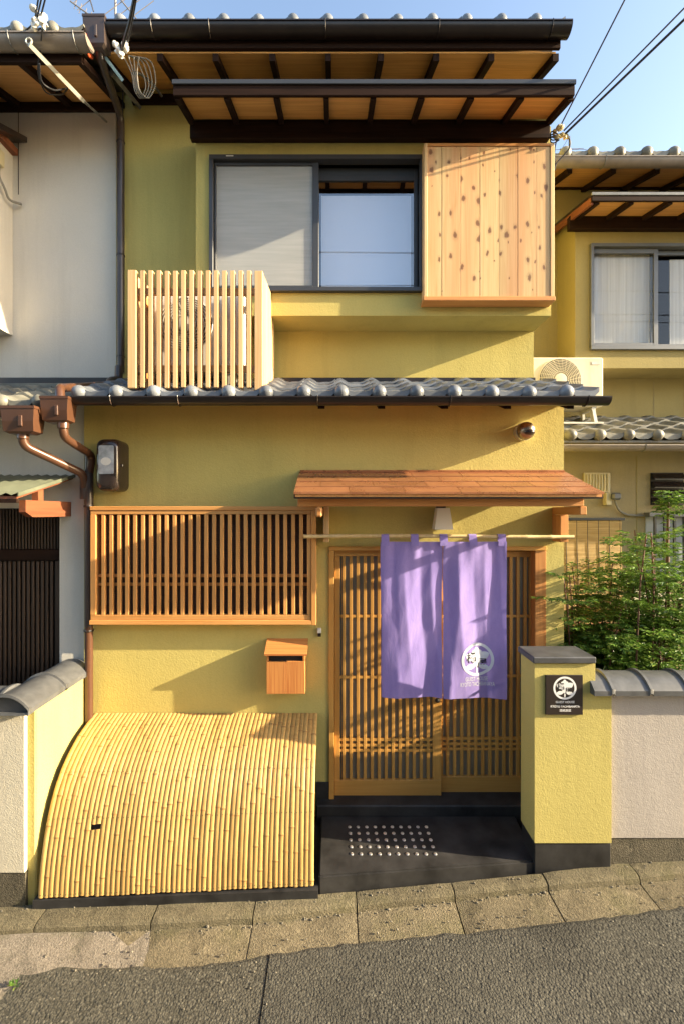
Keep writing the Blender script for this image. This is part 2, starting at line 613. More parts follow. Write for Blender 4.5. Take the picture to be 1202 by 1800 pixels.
def make_leaf():
    t = NT('glossy_leaf')
    g = t.n('NewGeometry')
    c = t.ramp(g.outputs['Random Per Island'], [(0, (.055, .115, .02)), (.5, (.11, .21, .03)), (.85, (.18, .30, .045)), (1, (.26, .31, .07))])
    t.fin(c, .35, Specular_IOR_Level=.5)
    tl = t.n('BsdfTranslucent', {0: c})
    mx = t.n('MixShader', {0: .3, 1: t.p.outputs[0], 2: tl.outputs[0]})
    t.l(mx.outputs[0], t.out.inputs[0])
    return t.m


M['leaf'] = make_leaf()
M['twig'] = plain('reddish_twig', (.12, .055, .035), .7, nscale=30, namp=.3)
M['corr'] = plain('greenish_corrugated_sheet', (.115, .125, .085), .35, nscale=5, namp=.2)

# ------------------------------------------------------------------ ground, road, pavement
g = MB()
xs_ = [-300, -5, 5, 300]
for i in range(3):
    a, b = xs_[i], xs_[i + 1]
    g.add([(a, -300, gz(a) - .09), (b, -300, gz(b) - .09), (b, 300, gz(b) - .09), (a, 300, gz(a) - .09)], [(0, 1, 2, 3)])
obj('ground', g, M['ground'], kind='structure')


def gpt(px, py, off):
    x = 0.0
    for _ in range(12):
        d = F * (HC - gz(x) - off) / (py - CY)
        x = X(px, d)
    return x, d


def line(pts, off):
    return sorted(gpt(px, py, off) for px, py in pts)


def interp(L, x):
    if x <= L[0][0]:
        (a, b), (c, d) = L[0], L[1]
    elif x >= L[-1][0]:
        (a, b), (c, d) = L[-2], L[-1]
    else:
        for i in range(len(L) - 1):
            if L[i][0] <= x <= L[i + 1][0]:
                (a, b), (c, d) = L[i], L[i + 1]
                break
    return b + (d - b) * (x - a) / (c - a)


LIPP = [(-120, 1640), (0, 1632), (65, 1627), (300, 1619), (445, 1609), (560, 1597), (628, 1588), (799, 1570), (958, 1553), (1124, 1540), (1202, 1530), (1290, 1520)]
LIP = line(LIPP, 0)
BACK = line([(-120, 1606), (60, 1598), (300, 1590), (558, 1580), (750, 1562), (940, 1543), (1075, 1527), (1202, 1510), (1290, 1500)], 0)
APR = line([(-120, 1718), (25, 1709), (125, 1699), (240, 1701), (350, 1698), (449, 1683), (540, 1669), (636, 1658), (771, 1644), (900, 1632), (1003, 1621), (1100, 1609), (1168, 1601), (1202, 1595), (1290, 1582)], -.045)
JOINTS = [gpt(px, interp(LIPP, px), 0)[0] for px in (-300, -125, 60, 265, 445, 627, 799, 963, 1124, 1290, 1450)]
pv = MB()
pv.add([(-8, 2.2, gz(-5) - .07), (8, 2.2, gz(5) - .07), (8, 4.6, gz(5) - .07), (-8, 4.6, gz(-5) - .07)], [(0, 1, 2, 3)])
pavement = obj('pavement', pv, M['ground'], kind='structure')
rs = random.Random(3)
for i in range(len(JOINTS) - 1):
    x0, x1 = JOINTS[i] + .004, JOINTS[i + 1] - .004
    kb, ap = MB(), MB()
    N = 8
    tl = rs.uniform(-.0018, .0018)
    prof_k, prof_a = [], []
    for k in range(N + 1):
        x = x0 + (x1 - x0) * k / N
        e = .004 if k in (0, N) else 0
        db, dl, da = interp(BACK, x) + .03, interp(LIP, x), interp(APR, x)
        j = .006 * mnoise.noise((x * 9, 3.1, 0))
        z = gz(x) + tl - e
        prof_k.append([(x, db, z - .09), (x, db, z), (x, dl + .03, z + .001), (x, dl + .012 + j, z - .004), (x, dl + j, z - .016), (x, dl - .006 + j, z - .052), (x, dl - .006 + j, z - .09)])
        za = gz(x) - .047 - e + tl * .5
        prof_a.append([(x, dl + .004, za - .05), (x, dl + .004, za), (x, (dl + da) / 2, za - .003), (x, da - .10, za - .004), (x, da - .10, za - .05)])
    for mb, pr in ((kb, prof_k), (ap, prof_a)):
        n = len(pr[0])
        vv = [p for q in pr for p in q]
        fs = [(k * n + a, k * n + a + 1, (k + 1) * n + a + 1, (k + 1) * n + a) for k in range(N) for a in range(n - 1)]
        fs += [tuple(range(n)), tuple(N * n + a for a in range(n - 1, -1, -1))]
        mb.add(vv, fs)
    obj('kerb_stone', kb, M['concrete'], pavement, smooth=35)
    obj('gutter_block', ap, M['apron'], pavement)
# road sheet with a ragged edge against the gutter blocks
XS = X(472, 2.4)


def road(name, x0, x1, lift, mat, step=.045):
    mb = MB()
    n = max(2, int((min(x1, 5) - max(x0, -5)) / step))
    xs = [max(x0, -5) + (min(x1, 5) - max(x0, -5)) * k / n for k in range(n + 1)]
    if x0 < -5: xs = [x0] + xs
    if x1 > 5: xs = xs + [x1]
    vv = []
    for x in xs:
        xe = max(-2.7, min(2.6, x))
        j = .014 * mnoise.noise((x * 7, 0, 5)) + .010 * mnoise.noise((x * 29, 0, 9))
        y1 = interp(APR, xe) + j
        wob = (.02 * mnoise.noise((x * 3, 1, 1))) if -5 < x < 5 else 0
        vv += [(x, y1, gz(x) - .09), (x, y1 + .002, gz(x) - .049 + lift), (x, y1 - .02, gz(x) - .041 + lift), (x, y1 - .5, gz(x) - .040 + lift), (x, -6.0, gz(x) - .04 + lift)]
    fs = []
    for k in range(len(xs) - 1):
        for a in range(4):
            fs.append((k * 5 + a, k * 5 + a + 1, (k + 1) * 5 + a + 1, (k + 1) * 5 + a))
    mb.add(vv, fs)
    return obj(name, mb, mat, kind='structure')


road('asphalt_road', -60, XS, 0.0, M['asphalt'])
road('asphalt_road_patch', XS + .006, 60, 0.004, M['asphalt_new'])


# loose grit along the kerb
gr_ = MB()
rg = random.Random(31)
for k in range(420):
    x = rg.uniform(-2.3, 2.4)
    q_ = rg.random()
    if q_ < .4: y, z = interp(LIP, x) - abs(rg.gauss(.012, .02)), gz(x) - .047
    elif q_ < .7: y, z = interp(APR, x) + rg.gauss(.02, .05), gz(x) - .044
    elif q_ < .85: y, z = interp(BACK, x) + .01 - abs(rg.gauss(0, .02)), gz(x)
    else: y, z = interp(APR, x) - rg.uniform(.02, .5), gz(x) - .037
    r_ = rg.uniform(.0025, .0065) * (1.6 if rg.random() < .06 else 1)
    gr_.sphere((x, y, z + r_ * .3), r_, 5, 3, sc=(rg.uniform(.8, 1.5), rg.uniform(.7, 1.2), rg.uniform(.5, .9)))
obj('kerb_grit', gr_, plain('loose_grit', (.17, .15, .11), .9, nscale=60, namp=.6), kind='stuff')


# ------------------------------------------------------------------ roof builders
def tile_profile(u, pitch):
    return .020 * math.cos(2 * math.pi * u / pitch) + .009 * math.cos(4 * math.pi * u / pitch)


def tile_mesh(x, y0, z0, slope, pitch, length, eave, ball=.052):
    mb = MB()
    n = 10
    us = [-pitch * .17 + pitch * 1.03 * k / n for k in range(n + 1)]
    cs = math.cos(slope); sn = math.sin(slope)
    rows = []
    t = .018
    for (v, lift) in ((0, .024), (length, 0.0)):
        rows.append([(x + u, y0 + v * cs, z0 + v * sn + lift + tile_profile(u, pitch) + .012 * (u / pitch)) for u in us])
    front = [(p[0], p[1], p[2] - (t + (.022 * (1 - .5 * math.cos(2 * math.pi * us[i] / pitch)) if eave else 0))) for i, p in enumerate(rows[0])]
    m = n + 1
    vv = front + rows[0] + rows[1]
    fs = []
    for r in range(2):
        for k in range(n):
            fs.append((r * m + k, r * m + k + 1, (r + 1) * m + k + 1, (r + 1) * m + k))
    o = len(vv)
    for p in (rows[0][0], rows[1][0], rows[0][-1], rows[1][-1]): vv.append((p[0], p[1], p[2] - .014))
    fs += [(m, 2 * m, o + 1, o), (m + n, 2 * m + n, o + 3, o + 2)]
    mb.add(vv, fs)
    if eave:
        mb.lathe((x, y0 + .02, z0 + .012), (0, -1, 0), [(ball * .94, -.02), (ball, .0), (ball * .97, .018), (ball * .80, .036), (ball * .5, .049), (ball * .12, .055)], 14)
    return mb


def tile_field(part, xs, y0, z0, slope, courses, pitch, mat, ball=.052, step=.215):
    e0 = f0 = None
    ex, fx = xs[0], xs[0]
    for c in range(courses):
        v = c * step
        dy, dz = v * math.cos(slope), v * math.sin(slope)
        for i, x in enumerate(xs):
            jit = rs.uniform(-.003, .003)
            if c == 0:
                if e0 is None:
                    e0 = obj('eave_tile', tile_mesh(xs[0], y0, z0, slope, pitch, step * 1.2, True, ball), mat, part, smooth=50)
                else:
                    dup(e0, part, (x - xs[0], 0, jit))
            else:
                if f0 is None:
                    f0 = obj('roof_tile', tile_mesh(xs[0], y0 + dy, z0 + dz, slope, pitch, step * 1.2, False), mat, part, smooth=50)
                    by, bz = dy, dz
                else:
                    dup(f0, part, (x - xs[0], dy - by, dz - bz + jit))


def gutter_part(part, x0, x1, y, ztop, r, mat, brackets=(), bmat=None, ends=True, name='gutter'):
    mb = MB()
    n = 10
    prof = []
    for k in range(n + 1):
        a = math.pi + math.pi * k / n
        prof.append((y + r * math.cos(a), ztop + r * 1.05 * math.sin(a)))
    prof = [(y - r - .006, ztop + .004), (y - r - .006, ztop - .006)] + prof
    inner = [(y + (r - .004) * math.cos(math.pi + math.pi * k / n), ztop + (r - .004) * 1.05 * math.sin(math.pi + math.pi * k / n)) for k in range(n, -1, -1)]
    poly = prof + inner
    m = len(poly)
    vv = [(x0, *p) for p in poly] + [(x1, *p) for p in poly]
    fs = [(k, (k + 1) % m, (k + 1) % m + m, k + m) for k in range(m)]
    mb.add(vv, fs)
    if ends:
        for xa in (x0, x1):
            half = [(y + r * math.cos(math.pi + math.pi * k / n), ztop + r * 1.05 * math.sin(math.pi + math.pi * k / n)) for k in range(n + 1)]
            mb.prism(half, 'x', xa - .004, xa + .004)
    gob = obj(name, mb, mat, part, smooth=40)
    b0 = None
    for bx in brackets:
        if b0 is None:
            pts = [(bx, y - r - .004, ztop + .008)]
            for k in range(7):
                a = math.pi + math.pi * k / 6
                pts.append((bx, y + (r + .004) * math.cos(a), ztop + (r + .004) * 1.05 * math.sin(a)))
            pts.append((bx, y + r + .05, ztop + .0))
            b0 = obj('gutter_bracket', MB().tube(pts, .0045, 5), bmat or mat, part)
            bx0 = bx
        else:
            dup(b0, part, (bx - bx0, 0, 0))
    return gob


def soffit(part, xs, y0, z0, y1, z1, rw, rd, pmat, rmat, verge=None):
    """rafters at xs, plywood panels between, all sloping from the eave (y0,z0) to the wall (y1,z1)"""
    for i, x in enumerate(xs):
        obj('rafter', MB().sbox(x - rw / 2, x + rw / 2, y0, z0, y1, z1, -rd, -.001), rmat, part)
        if i + 1 < len(xs):
            obj('soffit_panel', MB().sbox(x + .001, xs[i + 1] - .001, y0, z0, y1, z1, 0.0, .012), pmat, part)


# ------------------------------------------------------------------ guest house
XL, XR = -1.95, 1.81
W1, W2, BAY = 3.39, 3.90, 3.59
gh = thing('guest_house', 'mustard stucco two-storey guest house with lattice window and copper-roofed doorway, in the middle', 'house', (0, 3.9, 0))
# ground floor wall with door opening
DX0, DX1 = X(581, W1), X(956, W1)
DT = Z(961, W1)
lw = MB()
wtop = 3.33
lw.box(XL, DX0, W1, W1 + .14, -.1, wtop)
lw.box(DX1, XR, W1, W1 + .14, -.1, wtop)
lw.box(DX0, DX1, W1, W1 + .14, DT, wtop)
lw.box(XR - .14, XR, W1 + .14, 9, -.1, wtop)
obj('lower_wall', lw, M['stucco'], gh)
obj('wall_base', Bx(X(556, 3.385), DX0 - .002, W1 - .012, W1 - .001, -.05, Z(1375, 3.38), .002), M['charcoal'], gh)
obj('wall_base', Bx(DX1 + .002, XR, W1 - .012, W1 - .001, -.05, Z(1375, 3.38), .002), M['charcoal'], gh)
# upper wall
uw = MB()
uw.box(XL, XR, W2, W2 + .14, 3.3, 6.5)
uw.box(XR - .14, XR, W2 + .14, 9, 3.3, 6.5)
obj('upper_wall', uw, M['stucco'], gh)
# bay
BX0 = X(345, BAY)
bz0, bz1 = Z(555, BAY), Z(222, BAY)
wx0, wx1, wz0, wz1 = X(372, BAY), X(741, BAY), Z(513, BAY), Z(278, BAY)
bw = MB()
bw.box(BX0, wx0, BAY, BAY + .07, bz0, bz1)
bw.box(wx1, XR, BAY, BAY + .07, bz0, bz1)
bw.box(wx0, wx1, BAY, BAY + .07, bz0, wz0)
bw.box(wx0, wx1, BAY, BAY + .07, wz1, bz1)
bw.box(BX0, BX0 + .07, BAY + .07, W2 - .001, bz0, bz1)
bw.box(XR - .07, XR, BAY + .07, W2 - .001, bz0, bz1)
bw.box(BX0 + .07, XR - .07, BAY + .07, W2 - .001, bz0, bz0 + .06)
bw.box(BX0 + .07, XR - .07, BAY + .07, W2 - .001, bz1 - .04, bz1)
obj('bay_wall', bw, M['stucco'], gh)
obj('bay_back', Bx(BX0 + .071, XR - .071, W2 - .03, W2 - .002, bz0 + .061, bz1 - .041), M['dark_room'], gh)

# sash window
win = obj('sash_window', MB().box(wx0 + .002, wx1 - .002, BAY + .045, BAY + .068, wz0 + .001, wz0 + .012), M['alu'], gh)
fr = MB()
fw = .030
fy0, fy1 = BAY - .028, BAY + .04
fr.box(wx0 - .012, wx1 + .010, fy0, fy1, wz1 - .026, wz1 + .012, .003)
fr.box(wx0 - .012, wx1 + .010, fy0 - .01, fy1, wz0 - .010, wz0 + .024, .003)
fr.box(wx0 - .012, wx0 + .022, fy0, fy1, wz0 + .0245, wz1 - .0265, .003)
fr.box(wx1 - .020, wx1 + .010, fy0, fy1, wz0 + .0245, wz1 - .0265, .003)
obj('window_frame', fr, M['alu'], win)
obj('maker_sticker', Bx(X(398, fy0), X(411, fy0), fy0 - .0025, fy0 - .0005, wz1 - .008, wz1 - .001), M['white'], win)
ly = BAY + .002
sx0, sx1, sxm0, sxm1 = wx0 + .023, wx1 - .021, X(549, 3.6), X(560, 3.6)
sz0, sz1 = wz0 + .025, wz1 - .027


def sash(x0, x1, z0, z1, y, l, r_, t, b, pname='pane', mat=None):
    s = MB()
    s.box(x0, x0 + l, y, y + .028, z0, z1, .002)
    s.box(x1 - r_, x1, y, y + .028, z0, z1, .002)
    s.box(x0 + l, x1 - r_, y, y + .028, z0, z0 + b, .002)
    s.box(x0 + l, x1 - r_, y, y + .028, z1 - t, z1, .002)
    obj('sash', s, M['alu'], win)
    obj(pname, Bx(x0 + l + .001, x1 - r_ - .001, y + .012, y + .016, z0 + b + .001, z1 - t - .001), mat or M['glass'], win)


sash(sx0, sxm1, sz0, sz1, ly + .036, .016, .052, .045, .05)
sash(sxm0, sx1, sz0, sz1 - .001, ly + .068, .05, .030, .105, .05)
sash(sx0 + .002, sxm1 + .002, sz0 + .002, sz1 - .002, ly + .004, .014, .05, .025, .03, 'insect_screen', M['screen'])
obj('lace_curtain', Bx(sx0, sxm1, BAY + .10, BAY + .11, wz0, wz1), M['lace'], win)
obj('roller_blind', Bx(sxm1 + .02, sx1 - .05, BAY + .105, BAY + .115, wz0 + .0, Z(345, 3.7)), M['blind'], win)

# shutter box
SBY = 3.48
sx_0, sx_1 = X(745, SBY), X(974, SBY)
s_z0, s_z1 = Z(521, SBY), Z(251, SBY)
shb = obj('shutter_box', Bx(sx_0 + .012, sx_1 - .012, SBY + .022, BAY - .001, s_z0, s_z1 - .002), M['pale_z'], gh)
pb = [X(q, SBY) for q in (751, 776, 809, 843, 876.5, 910, 943, 967)]
ptop = Z(256, SBY)
for i in range(7):
    obj('plank', Bx(pb[i] + .0013, pb[i + 1] - .0013, SBY + .006 + rs.uniform(0, .0015), SBY + .020, s_z0 + .001, ptop - .002, .0018), M['plank'], shb)
obj('edge_board', Bx(sx_0, pb[0] - .001, SBY, BAY - .002, s_z0 + .0, s_z1, .003), M['pale_z'], shb)
obj('edge_board', Bx(pb[7] + .001, sx_1, SBY, BAY - .002, s_z0 + .0, s_z1, .003), M['pale_z'], shb)
obj('top_board', Bx(pb[0], pb[7], SBY + .001, BAY - .002, ptop, s_z1 - .001, .002), M['purlin_x'], shb)
obj('bottom_board', Bx(sx_0 - .006, sx_1 + .004, SBY - .008, BAY - .002, Z(529, SBY), s_z0 - .001, .003), M['purlin_x'], shb)

# main roof
MRY, MRZ = 3.33, Z(36, 3.33)
sl_main = math.radians(22)
rf = MB()
rf.sbox(-1.80, 1.78, 3.36, 6.115, 8.5, 6.115 + (8.5 - 3.36) * math.tan(sl_main), 0, .05)
main_roof = obj('main_roof', rf, M['tile'], gh)
tile_field(main_roof, [X(212 + 60.75 * i, MRY) for i in range(13)], MRY, MRZ - .012, sl_main, 2, .2665, M['tile'], .050)
gutter_part(main_roof, X(190, 3.27), X(1002, 3.27), 3.30, Z(43, 3.27), .060, M['gutter'], [X(q, 3.27) for q in (268, 369, 572, 770, 968)], M['gutter'])
RX = [-1.79, -1.345, -.912, -.470, -.035, .372, .803, 1.232, 1.735]
soffit(main_roof, RX, 3.365, 6.005, W2 - .002, 6.245, .045, .06, M['ply'], M['dark_y'])
obj('fascia', Bx(-1.80, 1.76, 3.340, 3.364, 6.02, 6.10, .003), M['dark_x'], main_roof)
obj('wall_plate', Bx(-1.80, 1.79, W2 - .03, W2 - .001, 6.10, 6.18), M['dark_x'], main_roof)

# bay roof
BRY = 3.17
bx0, bx1 = X(303, BRY), X(1012, BRY)
bzt, bzb = Z(141, BRY), Z(158, BRY)
br = MB()
br.sbox(bx0 + .003, bx1 - .003, BRY + .01, bzt - .02, W2 - .001, bzt + .13, 0, .022)
bay_roof = obj('bay_roof', br, M['gutter'], gh)
obj('metal_edge', MB().box(bx0, bx1, BRY - .004, BRY + .008, bzt - .028, bzt + .006, .002), M['alu'], bay_roof)
obj('fascia', Bx(bx0 + .004, bx1 - .004, BRY + .009, BRY + .032, bzb - .03, bzt - .022, .003), M['dark_x'], bay_roof)
RB = [X(312, 3.2), X(399, 3.2), X(486, 3.2), X(573.5, 3.2), X(656, 3.2), X(741, 3.2), X(828, 3.2), X(916, 3.2), X(1003, 3.2)]
soffit(bay_roof, RB, BRY + .033, 5.532, 3.535, 5.645, .040, .045, M['ply'], M['dark_y'])
obj('beam', Bx(X(335, 3.55), X(965, 3.55), 3.536, BAY - .001, Z(245, 3.55), Z(214, 3.55), .004), M['dark_x'], bay_roof)

# lower roof
LRY = 3.07
LRZ = Z(689, LRY)
sl_low = math.atan2(.33, .80)
lr = MB()
lr.sbox(-1.90, 1.90, LRY + .03, LRZ - .075, W2 - .001, LRZ - .075 + (W2 - LRY - .03) * math.tan(sl_low), 0, .02)
lower_roof = obj('lower_roof', lr, M['dark_x'], gh)
tile_field(lower_roof, [X(138 + 66 * i, LRY) for i in range(14)], LRY, LRZ - .012, sl_low, 4, .2665, M['tile'], .054)
gl_ = gutter_part(lower_roof, X(129, 3.01), X(1070, 3.01), 3.03, Z(699, 3.01), .048, M['gutter'], [X(q, 3.01) for q in (197, 315, 558, 790, 1030)], M['gutter'])
for q in (565, 670, 780, 890, 1000):
    obj('rafter_end', MB().sbox(X(q, 3.1) - .024, X(q, 3.1) + .024, 3.085, Z(719, 3.09), W1 - .001, Z(719, 3.09) + .125, 0, .035), M['dark_y'], lower_roof)
obj('flashing', Bx(X(480, 3.88), XR, 3.862, W2 - .001, Z(676, 3.87), Z(664, 3.87), .003), M['gutter'], lower_roof)
for i in range(5):
    a0, a1 = X(480, 3.86) + i * .475, X(480, 3.86) + i * .475 + .47
    obj('ridge_tile', Bx(a0, min(a1, XR + .03), 3.82, 3.861, Z(688, 3.86), Z(675, 3.86), .006), M['tile'], lower_roof)
obj('roof_underside', MB().sbox(-1.90, 1.90, LRY + .03, LRZ - .090, W1 - .001, LRZ - .090 + (W1 - LRY - .03) * math.tan(sl_low), 0, .012), M['ply'], lower_roof)

# lattice window
LY = 3.295
lat = obj('lattice_window', Bx(X(164, 3.37), X(551, 3.37), 3.372, W1 - .001, Z(1092, 3.37), Z(896, 3.37)), plain('brown_window_mesh', (.085, .048, .030), .7, nscale=60, namp=.3), gh)
lx0, lx1 = X(159, LY), X(556, LY)
lzt, lzb = Z(890, LY), Z(1098, LY)
obj('top_board', Bx(lx0, lx1, LY - .006, W1 - .001, Z(897, LY), lzt, .003), M['cedar_x'], lat)
obj('top_rail', Bx(lx0 + .002, X(547, LY), LY, LY + .05, Z(904, LY), Z(897, LY) - .001, .002), M['cedar_x'], lat)
obj('stile', Bx(lx0 + .001, X(169, LY), LY - .001, W1 - .001, Z(1081, LY), Z(904, LY) - .001, .003), M['cedar_z'], lat)
obj('stile', Bx(X(540, LY), X(547, LY), LY + .003, W1 - .001, Z(1081, LY), Z(904, LY) - .001, .003), M['cedar_z'], lat)
obj('side_board', Bx(X(547.5, LY), lx1, LY - .008, W1 - .001, lzb - .004, Z(897, LY) - .001, .003), M['cedar_z'], lat)
obj('bottom_rail', Bx(lx0 + .002, X(547, LY), LY + .001, LY + .05, Z(1090, LY), Z(1081, LY) - .001, .002), M['cedar_x'], lat)
obj('sill', Bx(lx0 - .004, X(547, LY), LY - .008, W1 - .001, lzb, Z(1090, LY) - .001, .003), M['cedar_x'], lat)
s0 = None
for k in range(26):
    x = X(181.5 + 13.93 * k, LY)
    if s0 is None:
        s0 = obj('slat', Bx(x - .0145, x + .0125, LY + .004, LY + .0325, Z(1081, LY), Z(904, LY) - .001, .002), M['cedar_z'], lat)
        xa = x
    else:
        dup(s0, lat, (x - xa, 0, 0))
for py in (1013, 1028.5):
    obj('crossbar', Bx(X(169, LY), X(540, LY), LY + .033, LY + .05, Z(py + 2.7, LY), Z(py - 2.7, LY), .002), M['cedar_x'], lat)

# entrance door
dfy = W1 - .016
df = MB()
door_frame = obj('door_frame', MB().box(DX0 - .012, DX1 + .012, dfy, W1 + .10, DT - .030, DT + .002, .003), M['door_x'], gh)
obj('jamb', Bx(DX0 - .012, DX0 + .028, dfy, W1 + .10, -.0 + Z(1413, W1), DT - .031, .003), M['door_z'], door_frame)
obj('jamb', Bx(DX1 - .075, DX1 + .012, dfy + .012, W1 + .10, Z(1406, W1), DT - .031, .003), M['purlin_z'], door_frame)


def door_leaf(x0, x1, y, ztop, zbot, zboard, sl0, pitch, cnt, lst, rst, rails):
    lf = obj('sliding_door', Bx(x0 + .004, x1 - .004, y + .026, y + .030, zbot + .02, ztop - .02), M['glass_dark'], gh)
    obj('top_rail', Bx(x0, x1, y, y + .036, ztop - .048, ztop, .002), M['door_x'], lf)
    obj('bottom_board', Bx(x0, x1, y, y + .036, zbot, zboard, .003), M['door_x'], lf)
    obj('stile', Bx(x0, lst, y + .0005, y + .036, zboard + .0005, ztop - .0485, .002), M['door_z'], lf)
    obj('stile', Bx(rst, x1, y + .0005, y + .036, zboard + .0005, ztop - .0485, .002), M['door_z'], lf)
    b0 = None
    for k in range(cnt):
        x = sl0 + pitch * k
        if b0 is None:
            b0 = obj('slat', Bx(x - .012, x + .012, y + .003, y + .024, zboard + .0005, ztop - .0485, .0015), M['door_z'], lf)
        else:
            dup(b0, lf, (x - sl0, 0, 0))
    for py in rails:
        zc = Z(py, y)
        obj('crossbar', Bx(lst, rst, y + .0045, y + .0255, zc - .010, zc + .010, .001), M['door_x'], lf)
    return lf


d1, d2 = 3.42, 3.462
l1 = door_leaf(X(588, d1), X(775, d1), d1, Z(967, d1), Z(1407, d1), Z(1371, d1), X(604.3, d1), 12.33 * d1 / F, 13, X(597.5, d1), X(760, d1), (1083.6, 1191, 1301, 1310.7, 1320))
l2 = door_leaf(X(768, d2), X(946, d2), d2, Z(969, d2), Z(1401, d2), Z(1365, d2), X(786.3, d2), 12.4 * d2 / F, 12, X(778, d2), X(930, d2), (1083.6, 1189, 1299, 1308.5, 1317.5))
obj('door_pull', MB().lathe((X(768, d1), d1, Z(1231, d1)), (0, -1, 0), [(.020, 0), (.020, .004), (.014, .006), (.008, .016)], 12), M['black'], l1, smooth=40)
obj('entrance_back', Bx(DX0 - .1, DX1 + .1, 3.60, 3.62, -.05, DT + .2), plain('dim_hall', (.20, .18, .14), .8, nscale=3), gh)

# porch
pz = HC - 2.32
FRL = [gpt(px, py, 0) for px, py in ((560, 1561), (942, 1542))]
pf = [(X(560, 2.75), 2.75), (X(940, 2.87), 2.87)]
ps = MB()
ps.prism([(pf[0][0], pf[0][1]), (pf[1][0], pf[1][1]), (pf[1][0] + .05, 3.30), (pf[0][0], 3.30)], 'z', -.06, pz)
porch = obj('porch_slab', ps, M['charcoal'], gh)
import bmesh
_b = bmesh.new()
_b.from_mesh(porch.data)
bmesh.ops.bevel(_b, geom=[e for e in _b.edges], offset=.010, segments=2, affect='EDGES')
_b.to_mesh(porch.data)
_b.free()
obj('door_step', Bx(X(556, 3.3), XR - .01, 3.30, W1 + .4, -.05, pz + .075, .008), M['charcoal'], porch)
s0 = None
p_ = .0627
for r_ in range(5):
    for c in range(10):
        d = 3.18 - r_ * p_
        x = X(614, 3.18) + c * .0627 + r_ * .0015
        if s0 is None:
            s0 = obj('tactile_stud', MB().lathe((x, d, pz), (0, 0, 1), [(.0130, 0), (.0123, .003), (.0085, .0055), (.004, .0062)], 10), M['steel'], porch, smooth=40)
            so = (x, d)
        else:
            dup(s0, porch, (x - so[0], d - so[1], 0))

# entrance canopy
cy0, cy1 = 2.90, W1 - .001
cz0, cz1 = Z(865.5, 2.90), Z(829, 3.39)
cxl, cxr = -.263, 1.822
can = obj('entrance_canopy', MB().sbox(cxl + .01, cxr - .012, cy0 + .008, cz0, cy1, cz1, -.030, -.010), M['purlin_y'], gh)
rows = 4
k_ = 0
for r_ in range(rows):
    ya, yb = cy0 + (cy1 - cy0) * r_ / rows, cy0 + (cy1 - cy0) * (r_ + 1) / rows
    za, zb = cz0 + (cz1 - cz0) * r_ / rows, cz0 + (cz1 - cz0) * (r_ + 1) / rows
    off = (0.0, -.20, -.07, -.26)[r_]
    xs = [cxl] + [x for x in (cxl + .375 * q + off for q in range(1, 8)) if cxl + .06 < x < cxr - .06] + [cxr]
    for a, b in zip(xs, xs[1:]):
        lift = rs.uniform(0, .001)
        obj('copper_shingle', MB().prism([(ya, za + .0015 + lift), (yb + (.004 if r_ < 3 else 0), zb - .0012), (yb + (.004 if r_ < 3 else 0), zb - .004), (ya + .001, za - .0005), (ya - .0005, za - .012 if r_ == 0 else za - .0005)], 'x', a + .0016, b - .0016), M['copper'], can)
obj('eave_trim', Bx(cxl + .004, cxr - .006, cy0 + .010, cy0 + .03, cz0 - .042, cz0 - .0305, .002), M['gutter'], can)
obj('verge_trim', MB().sbox(cxr - .0115, cxr - .002, cy0 + .012, cz0, cy1, cz1, -.04, -.011), M['gutter'], can)
obj('verge_trim', MB().sbox(cxl + .001, cxl + .0095, cy0 + .012, cz0, cy1, cz1, -.04, -.011), M['gutter'], can)
for x in (-.16, .22, .6, .98, 1.36, 1.70):
    obj('rafter', MB().sbox(x - .02, x + .02, cy0 + .035, cz0 + .013, cy1, cz1, -.052, -.031), M['purlin_y'], can)
py0, py1 = 2.985, 3.045
obj('purlin', Bx(X(523, 2.985), X(1026, 2.985), py0, py1, Z(890, 2.985), Z(875, 2.985), .004), M['purlin_x'], can)
obj('arm', Bx(-.118, -.072, 2.95, W1 - .001, 2.395, Z(890, 2.985) - .001, .012), M['purlin_y'], can)
obj('arm', Bx(1.715, 1.762, 3.00, W1 - .001, 2.41, Z(890, 2.985) - .001, .004), M['purlin_y'], can)
obj('wall_post', Bx(-.070, -.028, 3.27, W1 - .001, Z(953, 3.27), 2.47, .003), M['pale_z'], can)
obj('wall_post', Bx(1.7165, 1.7755, 3.262, W1 - .001, Z(953, 3.262), 2.409, .003), M['purlin_z'], can)
obj('flashing', Bx(cxl + .01, XR, W1 - .012, W1 - .0015, cz1 - .004, cz1 + .012, .002), M['copper'], can)

# ------------------------------------------------------------------ things on the facade
POLE_Y, POLE_Z = 3.243, Z(943, 3.243)
pts, rr = [], []
px0, px1 = X(533, POLE_Y), X(1010, POLE_Y)
nodes = [.0, .13, .29, .36, .47, .62, .70, .82, .91, 1.0]
for a, b in zip(nodes, nodes[1:]):
    L = px1 - px0
    for t_, r_ in ((a + .002, .0165), (a + .007, .0145), ((a + b) / 2, .014), (b - .005, .0145)):
        pts.append((px0 + L * t_, POLE_Y, POLE_Z + .004 * math.sin(t_ * 5)))
        rr.append(r_)
pole = obj('curtain_pole', MB().tube(pts, rr, 10), M['bamboo_pole'], smooth=40)
tag(pole, 'thin pale bamboo pole hanging level across the doorway, carrying the purple curtain', 'bamboo pole')

# noren
nx0, nx1 = X(668, 3.24), X(888, 3.24)
nzt, nzb = Z(952, 3.24), Z(1227, 3.24)
nh = nzt - nzb
split = X(776.5, 3.24)


